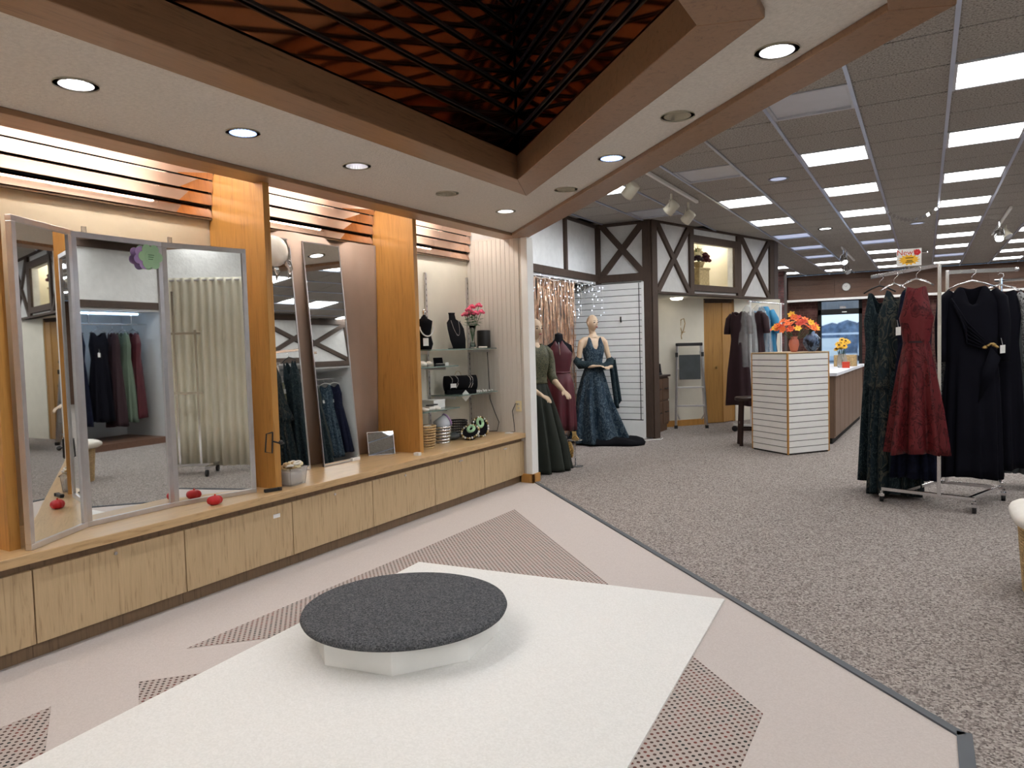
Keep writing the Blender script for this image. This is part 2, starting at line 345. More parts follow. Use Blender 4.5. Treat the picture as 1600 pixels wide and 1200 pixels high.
for i,y in enumerate(FY):
    prof=[(-4.205,.515),(FX[i],.515),(FX[i],2.499),(-3.76,2.499),(-3.76,2.6),(-4.13,2.62),(-4.165,2.55),(-4.175,2.45),(-4.172,2.33),(-4.205,2.32)]
    n=len(prof); vs=[(a,y,z) for a,z in prof]+[(a,y+.05,z) for a,z in prof]
    m=MB(); m.add(vs,[tuple(range(n)),tuple(range(n,2*n))[::-1]]+[((k+1)%n,k,n+k,n+(k+1)%n) for k in range(n)])
    tag(m.build('divider_fin','fin'),finlab[i],'divider','oak divider fins')
# ---- bench: cabinet units, continuous worktop
GY=[.936+.787*k for k in range(-1,7)]+[6.43]
dm=['beyond the left picture edge','at the left picture edge','below the left mirror panel','with a white sticker below the three-panel mirror','below the clear plastic bin','below the small square mirror','below the wicker basket','at the beadboard wall']
for i in range(len(GY)-1):
    y0,y1=GY[i],GY[i+1]
    t=thing('storage_cabinet','low oak cabinet unit '+dm[i],'cabinet',(-3.6,(y0+y1)/2,0),0,'bench cabinets'); w=(y1-y0)/2
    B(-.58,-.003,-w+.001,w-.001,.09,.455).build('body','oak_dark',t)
    d=B(0,.022,-w+.003,w-.003,.082,.43).build('door','oak',t,bev=.002)
    if i in(1,2,4,5): MB().disc((.02,-.0,.405),(1,0,0),.009,.006,12).build('lock','alu',d)
    elif i in (6,7): B(.02,.026,-.03,.03,.395,.408).build('pull','alu',d)
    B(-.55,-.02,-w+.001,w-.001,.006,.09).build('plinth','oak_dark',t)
    if i==3: tag_=B(.022,.0235,.235,.29,.355,.38).build('sticker','paper',t)
wt=B(-4.205,-3.55,-.6,6.425,.468,.515).build('worktop','oak_top',bev=.004); tag(wt,'long continuous oak bench top under the mirrors','worktop')
# ---- half-timbered walls
def timber_wall(name,label,a,b,z0,z1,beams,parent=None,hole=None,th=.1):
    a=Vector((*a,0)); b=Vector((*b,0)); L=(b-a).length; ang=math.atan2(b.y-a.y,b.x-a.x)
    m=MB()
    if hole:
        s0,s1,h0,h1=hole
        m.box(0,s0,0,th,z0,z1).box(s1,L,0,th,z0,z1).box(s0,s1,0,th,z0,h0).box(s0,s1,0,th,h1,z1)
    else: m.box(0,L,0,th,z0,z1)
    o=m.build(name,'stucco'); o.location=a; o.rotation_euler=(0,0,ang); struct(o,label)
    for k,(p,q,w) in enumerate(beams):
        MB().beam((p[0],-.012,p[1]),(q[0],-.012,q[1]),w,.05+.002*(k%3),(0,1,0)).build('timber','walnut',o,bev=.004)
    return o
# left upper wall above the tinsel (x=-4.28)
timber_wall('wall_upper_left','white stucco wall with dark beams above the tinsel curtain',(-4.28,6.53),(-4.28,10.06),2.30,CZ,
 [((0,2.385),(3.53,2.385),.10),((2.44,2.4),(2.44,CZ),.07),((.9,2.4),(.9,CZ),.07),((0,3.15),(3.53,3.15),.04)])
bpy.data.objects['wall_upper_left'].rotation_euler=(0,0,PI/2)
L1=.83
timber_wall('wall_corner','short half-timbered wall with crossed beams above the white slat panel',(-4.28,10.07),(-3.45,10.11),2.30,CZ,
 [((.03,2.3),(.03,CZ),.09),((0,2.37),(L1,2.37),.11),((0,3.155),(L1,3.155),.04),((.10,2.42),(.73,3.15),.09),((.10,3.15),(.73,2.42),.085),((.78,0.02),(.78,CZ),.12)])
b2=(-2.395,13.684); a2=(-3.45,10.107); L2=3.729
tw=timber_wall('wall_timbered','half-timbered wall with an open window and crossed beams above the ladder',a2,b2,2.12,CZ,
 [((.06,0.0),(.06,CZ),.13),((1.05,2.12),(1.05,CZ),.11),((2.50,2.12),(2.50,CZ),.13),((3.66,2.12),(3.66,CZ),.15),((0,2.135),(3.72,2.135),.035),((0,3.165),(3.72,3.165),.03),
  ((.14,2.15),(.99,3.15),.09),((.14,3.15),(.99,2.15),.085),((2.58,2.15),(3.57,3.15),.09),((2.58,3.15),(3.57,2.15),.085),
  ((1.1,3.0),(2.44,3.0),.11),((1.1,2.24),(2.44,2.24),.10),((2.39,2.24),(2.39,3.0),.10)],hole=(1.11,2.34,2.29,2.95))
# lit niche behind the open window
m=MB().box(1.0,2.5,.75,.8,2.15,3.15).box(1.0,1.05,.1,.8,2.15,3.15).box(2.45,2.5,.1,.8,2.15,3.15).box(1.0,2.5,.1,.8,2.15,2.2).box(1.0,2.5,.1,.8,3.1,3.15)
m.build('niche','cream2',tw)
nl=bpy.data.lights.new('niche_lamp','POINT'); nl.energy=7; nl.color=(1,.9,.7); nl.shadow_soft_size=.06
no=bpy.data.objects.new('niche_lamp',nl); COL.objects.link(no); no.parent=tw; no.location=(2.2,.4,3.0); no['label']='small warm lamp in the window niche'; no['category']='lamp'; no.parent=None; no.matrix_world=Matrix.Translation(Vector((*a2,0)))@Matrix.Rotation(math.atan2(3.577,1.055),4,'Z')@Matrix.Translation((2.2,.4,3.0))
# recess walls under the timbered wall
pts=[(-4.75,10.39),(-3.262,12.17)]
for p,q in zip(pts,pts[1:]):
    struct(MB().beam((*p,1.06),(*q,1.06),.08,2.12).build('wall_recess','cream2'))
    struct(MB().beam((p[0]+.02,p[1]-.045,.05),(q[0]+.02,q[1]-.045,.05),.02,.1).build('baseboard_recess','fin'))
struct(MB().beam((-2.90,12.79,1.06),(-2.30,13.72,1.06),.08,2.12).build('wall_recess','cream2'))
rl=thing('recess_lamp','round ceiling lamp of the recess above the ladder','ceiling lamp',(-3.45,11.35,2.12)); MB().lathe([(.09,0),(.10,-.015),(.085,-.04),(.002,-.05)],20).build('shade',emit('warm_shade',(1,.93,.8),9),rl,True); MB().lathe([(.11,0),(.11,-.012)],20).build('rim','white',rl)
struct(MB().prism([(-5.9,10.15),(-3.4,10.15),(-2.4,13.6),(-2.4,14.2),(-5.9,14.2)],2.12,2.15).build('ceiling_recess','cream2'))
dd=Vector((.292,.501,0)).normalized()
D0=Vector((-3.245,12.2,0)); D1=Vector((-2.93,12.74,0))
# bifold door with casing
dr=thing('door_1','honey brown folding door beside the step ladder','door',D0,math.atan2(dd.y,dd.x)); del dr['category']; dr['kind']='structure'
LD=(D1-D0).length
MB().obox((LD*.28,-.035,1.03),(LD*.28,-.03,0),(.01,.016,0),(0,0,1.02)).build('door_leaf','bifold',dr,bev=.003)
lf=MB().obox((LD*.76,-.045,1.03),(LD*.235,.035,0),(-.01,.016,0),(0,0,1.02)).build('door_leaf','bifold',dr,bev=.003)
MB().ball((LD*.3,-.09,.95),.022).build('knob','gold',lf,True)
for s,e in((-.06,-.005),(LD+.005,LD+.06)): B(s,e,-.03,.05,0,2.1).build('casing','bifold',dr,bev=.003)
B(-.06,LD+.06,-.03,.05,2.06,2.12).build('casing','walnut',dr)
B(0,LD,.06,.1,0,2.06).build('backing','void',dr)
# ---- front wall
fw=struct(MB().box(-6,-3.42,22,22.2,0,CZ).box(-1.50,5.2,22,22.2,0,2.5).box(-3.42,-2.62,22,22.2,0,2.5).box(-6,5.2,22,22.2,2.5,CZ).build('wall_front','panel'),'brown panelled front wall of the shop')
for k in range(5):
    for s in range(6): B(-3.38+s*1.2,-2.19+s*1.2,21.975,22,2.52+k*.13,2.645+k*.13).build('wall_plank','panel',fw)
B(-3.4,3.0,21.7,22,2.44,2.5).build('light_shelf','white',fw)
def bricks(name,x0,x1,y,z0,z1,mat,parent):
    m=MB(); k=0; z=z0
    while z<z1:
        x=x0-(.1 if k%2 else 0)
        while x<x1:
            a=max(x,x0); b=min(x+.2,x1)
            if b-a>.03: m.box(a,b-.012,y-.012-random.random()*.006,y+.02,z,z+.062)
            x+=.212
        z+=.075; k+=1
    o=m.build(name,mat,parent); o['kind']='stuff'; return o
bricks('brick_facing',-3.42,-2.62,22,0,2.44,'brick',fw); bricks('brick_facing',-1.5,3.0,22,0,2.44,'brick',fw)
bc=struct(B(-3.72,-3.20,20.0,20.4,0,CZ).build('wall_brick_pier','mortar'),'brick pier near the front window')
bricks('brick_facing',-3.72,-3.20,20.0,0,CZ,'brick2',bc)
bc2=struct(B(-2.78,-2.36,13.72,14.1,0,CZ).build('wall_brick_end','mortar'),'dark brick end of the timbered wall')
bricks('brick_facing',-2.62,-2.36,13.72,0,CZ,'brick',bc2)
# glazed front door / window
wd=struct(MB().box(-2.62,-2.54,21.95,22.1,0,2.46).box(-1.58,-1.50,21.95,22.1,0,2.46).box(-2.62,-1.5,21.95,22.1,2.05,2.2).box(-2.62,-1.5,21.95,22.1,2.42,2.47).box(-2.62,-1.5,21.95,22.1,0,.15).build('window_1','void'),'glazed front door in a dark frame with a transom pane')
B(-2.54,-1.58,22.02,22.03,.15,2.05).build('pane','glass',wd); B(-2.54,-1.58,22.02,22.03,2.2,2.42).build('pane','glass',wd)
B(-2.05,-1.9,21.93,21.95,2.21,2.27).build('plaque','alu',wd); B(-2.0,-1.88,21.94,21.951,2.1,2.125).build('lettering','paper',wd)
# outside
struct(B(-60,60,22.25,120,-.25,-.02).build('ground_outside','asphalt'))
t=thing('canopy','pale ribbed canopy outside the front door','canopy',(-2,23.6,0)); 
B(-3,3,0,.1,2.25,3.1).build('fascia','cladding',t)
for k in range(20): B(-3+k*.3,-2.96+k*.3,-.02,0,2.25,3.1).build('rib','cladding',t)
for s in(-2.9,2.9): B(s-.06,s+.06,0,.12,-.02,2.25).build('post','cladding',t)
m=MB()
for k in range(110): m.ball((-55+k*1+random.uniform(-.6,.6),75+random.uniform(-3,3),1.0+.3*random.random()),1.5,1.4,1.4+random.random()*.55,8,6)
o=m.build('tree_line','trees',None,True); o['kind']='stuff'; tag(o,'distant haze-tinted tree line seen through the front door','trees')
def car(x,y,col,lab):
    t=thing('parked_car',lab,'car',(x,y,-.02),R(90),'cars in the parking lot')
    m=MB(); P=[(-2.1,.35),(-2.1,.75),(-1.5,.9),(-.8,1.4),(.8,1.42),(1.5,.95),(2.1,.85),(2.15,.35)]; n=len(P)
    m.loft([[(a,s,b) for a,b in P] for s in(-.85,.85)]); m.build('body',col,t,bev=.05)
    for a in(-1.3,1.3):
        for s in(-.8,.8): MB().tube([(a,s-.1,.33),(a,s+.1,.33)],.33,14).build('wheel','black',t)
    m=MB().loft([[(a,s,b) for a,b in [(-1.2,.95),(-.7,1.32),(.7,1.34),(1.2,.98)]] for s in(-.86,.86)]); m.build('side_window','void',t)
    return t
car(-5.2,47,'paper','white car parked outside, left one'); car(-2.6,49,'cladding','pale car parked outside, right one')
tag(MB().box(-8,8,40,40.08,1.55,1.65).box(-2.8,-2.7,40,40.1,-.02,2.6).box(6,6.1,40,40.1,-.02,1.6).box(-7,-6.9,40,40.1,-.02,1.6).build('railing','cladding'),'white rail and post across the parking lot','railing')
# ---- ceiling
struct(MB().ring([(-6,-7),(5.2,-7),(5.2,22.6),(-6,22.6)],OUT,CZ+.05,CZ+.09).build('ceiling','void'),'suspended tile ceiling of the shop')
ce=bpy.data.objects['ceiling']
def insoffit(x,y,mg=.0):
    return x<.09+mg and x+y<2.985+mg*1.4 and y-x>-.65-mg*1.4 and x>-3.8
PT=.6165; XB=[.155+PT*k for k in range(-10,9)]
lights=set()
for k in(-8,-6,-4,-2,0,2,4):
    for j in range(-6,10):
        lights.add((k,j*3))
tm=B(.004,PT-.004,.008,PT-.008,0,.02).mesh('ceiling_tile'); tm.materials.append(MT['tile'])
far=MB(); near=[]
for k in range(-10,8):
    for j in range(-20,28):
        x=.155+PT*k; y=5.66+PT*j
        if (k,j) in lights and not insoffit(x+.3,y+.3,.45): continue
        if insoffit(x,y) and insoffit(x+PT,y) and insoffit(x,y+PT) and insoffit(x+PT,y+PT): continue
        if y>22-PT or y<-7 or x>4.6 or x<-5.9: continue
        dist=math.hypot(x,y)
        if 2.2<y<13.0 and -4.4<x<2.4 and not(x<-2.4 and y>13) : near.append((dist,x,y))
        else: far.box(x+.004,x+PT-.004,y+.008,y+PT-.008,CZ,CZ+.02)
near.sort()
for d_,x,y in near[:290]: inst(tm,'ceiling_tile',ce,(x,y,CZ))
for d_,x,y in near[290:]: far.box(x+.004,x+PT-.004,y+.008,y+PT-.008,CZ,CZ+.02)
o=far.build('ceiling_tiles_far','tile',ce); o['kind']='stuff'
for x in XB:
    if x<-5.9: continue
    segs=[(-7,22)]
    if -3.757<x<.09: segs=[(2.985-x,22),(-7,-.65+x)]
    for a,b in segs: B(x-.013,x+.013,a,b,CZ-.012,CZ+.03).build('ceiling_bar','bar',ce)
# troffer lights
t=thing('ceiling_light','square white ceiling light panel','ceiling light',(0,0,CZ))
w=PT/2-.004
MB().ring([(-w,-w),(w,-w),(w,w),(-w,w)],[(-w+.03,-w+.03),(w-.03,-w+.03),(w-.03,w-.03),(-w+.03,w-.03)],-.006,.03).build('frame','ledframe',t)
B(-w+.03,w-.03,-w+.03,w-.03,.012,.022).build('diffuser','lit',t)
B(-w,w,-w,w,.03,.04).build('housing','ledframe',t)
first=True
OFF={(-2,0),(-4,3),(-6,6)}; DIM={(-4,12),(-4,15),(-4,18),(-2,15),(0,21)}
colname={-8:'beyond the brick pier',-6:'beside the crossed beams',-4:'right of the track spotlights',-2:'above the slat pedestal',0:'above the sale sign',2:'above the black dress',4:'along the right alcoves'}
for (k,j) in sorted(lights):
    x=.155+PT*(k+.5); y=5.66+PT*(j+.5)
    if insoffit(x,y,.45) or y>21 or y<-6.5 or x>4.6: continue
    if (k==-8 and y<14.5) or (k==-6 and 10<y<14.5 and x<-3.6+ (y-10)*.3): continue
    if x<-3.9 : continue
    o=t if first else dup(t); first=False
    o.location=(x,y,CZ)
    n=(j//3)+1
    st='lit'
    if (k,j) in OFF: st='off'
    elif (k,j) in DIM: st='dim'
    if st!='lit':
        for c in o.children:
            if c.name.startswith('diffuser'): c.material_slots[0].link='OBJECT'; c.material_slots[0].material=MT[st]
    if n>=1: o['label']=['nearest','second','third','fourth','fifth','sixth','seventh','eighth','ninth','tenth'][n-1]+' ceiling light panel, '+{'lit':'lit','off':'unlit','dim':'dim'}[st]+', in the row '+colname[k]
    else: o['label']='lit square ceiling panel behind the camera'
    o['group']='ceiling light panels' if n>=1 else 'ceiling light panels behind the camera'
# ================================================================ lamps
DL=[(-3.035,1.742,'lit'),(-3.02,2.567,'blue'),(-3.01,3.405,'half'),(-3.02,4.379,'off'),(-3.03,5.238,'lit'),(-.505,3.03,'lit'),(-1.075,3.60,'off'),(-1.655,4.165,'blue'),(-2.26,4.79,'off'),
    (-3.03,.9,'lit'),(-3.03,.05,'half'),(-.2,2.0,'lit'),(-.2,.6,'lit')]
dlab=['bright recessed downlight, nearest above the three-panel mirror','bluish recessed downlight, second above the three-panel mirror','recessed downlight above the leaning mirrors','unlit recessed downlight above the glass shelves, nearer one','lit recessed downlight above the glass shelves, farthest one',
 'brightest recessed downlight on the diagonal soffit','unlit recessed downlight on the diagonal soffit beside the brightest one','blue-tinted recessed downlight on the diagonal soffit','small warm recessed downlight near the soffit corner','recessed downlight above the left picture edge','recessed downlight behind the left picture edge','recessed downlight above the camera, farther one','recessed downlight above the camera, nearer one']
for i,(x,y,st) in enumerate(DL):
    t=thing('recessed_downlight',dlab[i],'downlight',(x,y,2.53),0,'soffit downlights')
    MB().lathe([(.085,-.006),(.085,.0),(.066,.0),(.066,-.004)],28,cap=False).build('trim_ring','off_white',t,True)
    MB().lathe([(.066,-.004),(.0655,.03),(.06,.075),(.05,.095),(.002,.097)],24,cap=False).build('reflector','ledblue' if st=='blue' else 'alu' if st!='off' else 'off_white',t,True)
    if st!='off':
        MB().lathe([(.002,.028 if st=='lit' else .07),(.058 if st=='lit' else .03 if st=='blue' else .045,.030 if st=='lit' else .072)],20,cap=False).build('lamp','led',t)
        l=bpy.data.lights.new('downlight_beam','SPOT'); l.energy=DOWN*(1 if st=='lit' else .6); l.spot_size=R(125); l.spot_blend=.9; l.shadow_soft_size=.05; l.color=(1,.985,.96) if st!='blue' else (.85,.92,1)
        lo=bpy.data.objects.new('downlight_beam',l); COL.objects.link(lo); lo.parent=t; lo.location=(0,0,-.012)
    else: MB().lathe([(.002,.06),(.045,.07)],20,cap=False).build('lamp','off_white',t)
# track with three white cans near the soffit
def can(name,label,loc,aim,mat='off_white',track_z=3.14,lit=False,group='track spotlights',beam=0):
    loc=Vector(loc); aim=Vector(aim).normalized()
    t=thing(name,label,'spotlight',loc,0,group)
    a=Vector((0,0,0)); MB().tube([a-aim*.075,a-aim*.07,a+aim*.06,a+aim*.075],[.03,.062,.066,.066],18).build('can',mat,t,True)
    MB().tube([a+aim*.0755,a+aim*.077],.056,18).build('lens','led' if lit else 'ledframe',t)
    up=Vector((0,0,track_z-loc.z))
    for s in(-1,1):
        sd=aim.cross(Vector((0,0,1))).normalized()*.07*s
        MB().tube([sd,sd*.8+up*.45,up*.6],.007,6).build('yoke',mat,t)
    MB().tube([up*.55,up],.014,8).build('stem',mat,t)
    if beam:
        l=bpy.data.lights.new('spot_beam','SPOT'); l.energy=beam; l.spot_size=R(95); l.spot_blend=.7; l.shadow_soft_size=.05; l.color=(.86,.92,1)
        lo=bpy.data.objects.new('spot_beam',l); COL.objects.link(lo); lo.parent=t; lo.location=aim*.09; lo.rotation_euler=aim.to_track_quat('-Z','Y').to_euler()
    return t
tag(B(-2.50,-2.465,6.2,9.1,3.135,3.17).build('light_track','white',bev=.004),'white lighting track on the ceiling beside the soffit edge','light track')
can('track_spotlight','white track spotlight nearest to the soffit edge',(-2.60,7.05,2.96),(-.75,.28,-.6),beam=55)
can('track_spotlight','middle white track spotlight on the ceiling track',(-2.58,8.35,2.98),(-.75,.15,-.62),beam=55)
can('track_spotlight','white track spotlight at the far end of the track',(-2.57,9.0,2.96),(-.7,.2,-.65),beam=55)
tag(B(-1.42,-1.385,15.4,18.2,3.135,3.17).build('light_track','white'),'short lighting track above the sales counter','light track')
can('track_spotlight','metal track spotlight above the counter, shining lamp',(-1.40,15.7,2.93),(.35,-.6,-.7),'chrome',3.14,True)
can('track_spotlight','metal track spotlight above the counter, next to the wall clock',(-1.37,16.0,2.76),(.5,-.4,-.7),'chrome',3.14,False)
tag(B(1.02,1.055,12.3,15.4,3.135,3.17).build('light_track','white'),'short lighting track above the black dress','light track')
can('track_spotlight','bright track spotlight above the black dress',(1.0,13.6,2.92),(.0,-.6,-.7),'chrome',3.14,True)
can('track_spotlight','ivory track spotlight behind the bright one above the black dress',(1.12,14.1,3.0),(.5,-.4,-.7),'off_white',3.14)
for q,lab in (((-1.413,8.5),'round bluish ceiling speaker near the track lights'),((-1.41,12.8),'round ceiling downlight between the panel rows'),((-.11,13.2),'round ceiling speaker in the middle panel row')):
    t=thing('ceiling_speaker',lab,'ceiling speaker',(*q,CZ))
    MB().lathe([(.11,-.008),(.11,0),(.085,0),(.085,-.006)],24,cap=False).build('ring','void' if '12.8' in str(q) else 'ledframe',t,True)
    MB().lathe([(.001,-.003),(.085,-.004)],24,cap=False).build('grille','led' if '12.8' in str(q) else 'dim',t)  # speaker grilles given a faint blue glow, though they are no lamps
# silver garland sagging under the ceiling
t=thing('silver_garland','silver garland sagging under the ceiling above the sale sign','garland',(-.47,11.5,CZ-.02))
m=MB()
for k in range(15):
    s=k/14; p=Vector((s*.64,0,-.16*(1-(2*s-1)**2)))
    m.obox(p,(.016,.004*(k%3),.012),(0,.02,.004),(-.008,0,.02))
m.build('foil','chrome',t); MB().tube([(s*.064,0,-.16*(1-(s/5-1)**2)) for s in range(11)],.002,5).build('cord','paper',t)
tag(MB().box(-.2,.05,17.45,17.55,3.12,3.16).build('emergency_light','chrome',bev=.01),'small chrome ceiling fitting between two panel rows','fitting')
# ================================================================ three-panel mirror
def panel(a,b,z0,z1,t,name='mirror_panel',fw=.028,th=.03,lean=0):
    a=Vector((*a,z0)); b=Vector((*b,z0)); d=(b-a); L=d.length; d.normalize(); n=Vector((d.y,-d.x,0)); up=Vector((0,0,1))
    if lean: up=(up-n*lean).normalized(); n=d.cross(up).normalized()
    if n.x<0: n=-n
    H=(z1-z0); P=lambda s,h,o:a+d*s+up*h+n*o
    g=MB().obox(P(L/2,H/2,-.006),d*(L/2-.004),up*(H/2-.004),n*.004).build('glass','mirror',t)
    if fw:
        for s0,s1,h0,h1 in((0,L,0,fw),(0,L,H-fw,H),(0,fw,fw,H-fw),(L-fw,L,fw,H-fw)):
            MB().obox(P((s0+s1)/2,(h0+h1)/2,-.008),d*(s1-s0)/2,up*(h1-h0)/2,n*.015).build('frame_rail','alu',g,bev=.002)
    MB().obox(P(L/2,H/2,-.016),d*(L/2-.001),up*(H/2-.001),n*.004).build('backing','oak_dark',g)
    return g
t=thing('folding_mirror','tall three-panel folding mirror in brushed aluminium frames','mirror')
TA,TB,TC,TD=(-3.603,1.732),(-3.817,2.114),(-3.827,2.63),(-3.711,3.128)
panel(TA,TB,.516,2.065,t); panel(TB,TC,.516,2.06,t); panel(TC,TD,.516,2.06,t)
for (x,y) in((-3.825,2.2),(-3.815,2.69)): B(x-.02,x-.012,y-.012,y+.012,2.05,2.095).build('clip','plastic',t)
# flower cut-out on the mirror
t=thing('paper_flower','green and lilac paper flower stuck on the mirror','paper flower',(-3.806,2.535,1.965))
def petals(m,x,r,pr,ph,cy=0,cz=0):
    for k in range(6):
        a=ph+k*PI/3; c=(x,cy+r*math.cos(a),cz+r*math.sin(a)); x=x+.0003; m.tube([(x-.001,c[1],c[2]),(x+.001,c[1],c[2])],pr,14)
    m.tube([(x-.001,cy,cz),(x+.0015,cy,cz)],r*.8,14)
m=MB(); petals(m,.002,.042,.027,.3,-.022,-.004); m.build('petals','purple',t)
m=MB(); petals(m,.006,.045,.029,0,.01,0); m.build('petals','lgreen',t)
m=MB(); 
for k in range(3): m.box(.0105,.0109,-.008,.028-.004*k,.008-k*.012,.011-k*.012)
m.build('lettering','green',t)
# pincushion, clamp, bracket, bin
t=thing('pincushion','red tomato-shaped pincushion on the bench in front of the mirror','pincushion',(-3.648,2.77,.515))
m=MB()
for k in range(9): pass
rings=[]
for k in range(9):
    z=-math.cos(PI*k/8); q=max(.03,math.sin(PI*k/8))**.62; rings.append([(.036*q*(1+.09*math.cos(6*2*PI*i/30))*math.cos(2*PI*i/30),.044*q*(1+.09*math.cos(6*2*PI*i/30))*math.sin(2*PI*i/30),.027+.027*z) for i in range(30)])
m.loft(rings).build('cushion','red',t,True)
MB().tube([(0,.0,.05),(0,.004,.062)],.005,6).build('stem','redor',t)
t=thing('hand_clamp','black hand clamp lying at the foot of the oak fin','clamp',(-3.63,3.19,.515),R(70))
MB().box(-.055,.03,-.012,.012,.0,.022).box(.02,.06,-.008,.008,.004,.018).build('body','black',t,bev=.004)
MB().disc((.045,0,.002),(0,0,1),.016,.02,14).build('jaw','black',t); MB().tube([(-.05,.012,.012),(.0,.026,.012),(.03,.012,.012)],.004,6).build('lever','black',t)
t=thing('wire_bracket','black square wire bracket hooked on the oak fin','bracket',(-3.668,3.252,.80))
p=[(0,-.008,.09),(.0,-.06,.085),(.0,-.075,-.03),(0,-.02,-.045),(0,-.008,.09)]; MB().tube(p,.005,6).build('loop','black',t)
MB().tube([(0,-.008,.03),(.03,.01,.02),(.025,.06,.01)],.006,6).build('hook','black',t); MB().ball((.03,.03,.02),.016).build('knob','black',t,True)
t=thing('plastic_bin','clear plastic bin of scrunchies beside the oak fin','bin',(-3.70,3.42,.515),R(8))
m=MB(); w=.07
m.loft([[(-.05,-.075,0),(.05,-.075,0),(.05,.075,0),(-.05,.075,0)],[(-.06,-.09,.11),(.06,-.09,.11),(.06,.09,.11),(-.06,.09,.11)],[(-.057,-.087,.11),(.057,-.087,.11),(.057,.087,.11),(-.057,.087,.11)],[(-.047,-.072,.004),(.047,-.072,.004),(.047,.072,.004),(-.047,.072,.004)]]).build('tub','plastic',t)
MB().ring([(-.066,-.096),(.066,-.096),(.066,.096),(-.066,.096)],[(-.057,-.087),(.057,-.087),(.057,.087),(-.057,.087)],.108,.116).build('rim','plastic',t)
B(-.045,.045,-.068,.068,.006,.095).build('bagged_contents','cloth',t,bev=.02)
sc=MB()
for k in range(16):
    x=random.uniform(-.035,.035); y=random.uniform(-.065,.065); z=.105+random.random()*.05; a=random.random()*3
    c=Vector((x,y,z)); u_=Vector((math.cos(a),math.sin(a),.3)).normalized(); v_=u_.cross(Vector((.3,.2,1))).normalized()
    g=MB().tube([c+(u_*math.cos(2*PI*i/9)+v_*math.sin(2*PI*i/9))*.022 for i in range(10)],.008,6)
    o=g.build('scrunchie',['gold','cloth','creamflower','wicker'][k%4],None,True); o.parent=None; o.location=t.location; o.rotation_euler=t.rotation_euler
    tag(o,'gold and cream hair scrunchie in the clear plastic bin','scrunchie','scrunchies in the bin')
# ================================================================ drape bay: cloth, leaning mirrors
m=MB(); rows=[]
for z in (.52,.9,1.4,1.9,2.31):
    rows.append([(-4.168+.022*math.sin(y*7.5+z*1.2)+.012*math.sin(y*19+z),y,z) for y in [3.31+i*(4.88-3.31)/60 for i in range(61)]])
m.loft(rows,cap=False,close=False); o=m.build('backdrop_cloth','taupe',None,True); sm=o.modifiers.new('s','SOLIDIFY'); sm.thickness=.004
tag(o,'taupe cloth hung over the wall behind the leaning mirrors','cloth')
def lean_mirror(name,label,y0,y1,xb,xt,zt,tw=0,fw=.008):
    t=thing(name,label,'mirror',(xb,y0,.516),0)
    L=y1-y0; H=zt-.516; lean=(xb-xt)/H
    d=Vector((tw,1,0)).normalized(); up=Vector((-lean,0,1)).normalized(); n=d.cross(up).normalized()
    P=lambda s,h,o:d*s+up*h+n*o
    MB().obox(P(L/2,H/2,.008),d*L/2,up*H/2,n*.003).build('glass','mirror',t)
    for s0,s1,h0,h1 in((0,L,0,fw),(0,L,H-fw,H),(0,fw,fw,H-fw),(L-fw,L,fw,H-fw)):
        MB().obox(P((s0+s1)/2,(h0+h1)/2,.008),d*(s1-s0)/2,up*(h1-h0)/2,n*.007).build('edge','alu',t)
    MB().obox(P(L/2,H/2,.002),d*L/2,up*H/2,n*.003).build('backing','oak_dark',t)
    return t
lean_mirror('leaning_mirror','tall narrow mirror leaning beside the oak fin behind the plastic bin',3.52,3.915,-4.045,-4.165,2.26)
t=lean_mirror('leaning_mirror','tall narrow leaning mirror in the middle of the drape bay',4.03,4.425,-4.02,-4.155,2.26,.02)
B(.012,.03,.30,.39,.0,.025).build('sticker','paper',t)
lean_mirror('square_mirror','small square mirror leaning against the drape bay fin',0,.225,0,-.05,.515+.20,0,.004)
t=bpy.data.objects['square_mirror']; t.location=(-4.06,4.60,.516); t.rotation_euler=(0,0,R(-38))
t['label']='small square mirror standing on the bench before the oak fin'
o=MB()
rings=[]
for k in range(9):
    ph=PI*k/8; rr=max(.04,math.sin(ph))
    rings.append([(.03*math.cos(ph*.0)*0+.035*rr*math.sin(2*PI*i/28)*.6,.13*rr*math.cos(2*PI*i/28)*(1+.05*math.sin(5*i)),.11*-math.cos(ph)+.012*math.sin(i*1.7)*rr) for i in range(28)])
o.loft(rings); 
t=thing('shower_cap','white puffy cap hanging on the top corner of the leaning mirror','cap',(-4.08,3.70,2.14))
o.build('puff','cloth',t,True); MB().tube([(0.01,.10,-.06),(.01,.135,-.12),(.01,.11,-.19)],[.03,.018,.004],8).build('tail','plastic',t,True)
tag(B(-3.70,-3.65,4.75,4.79,.516,.541).build('price_tag','paper'),'small white folded tag at the foot of the oak fin','tag')
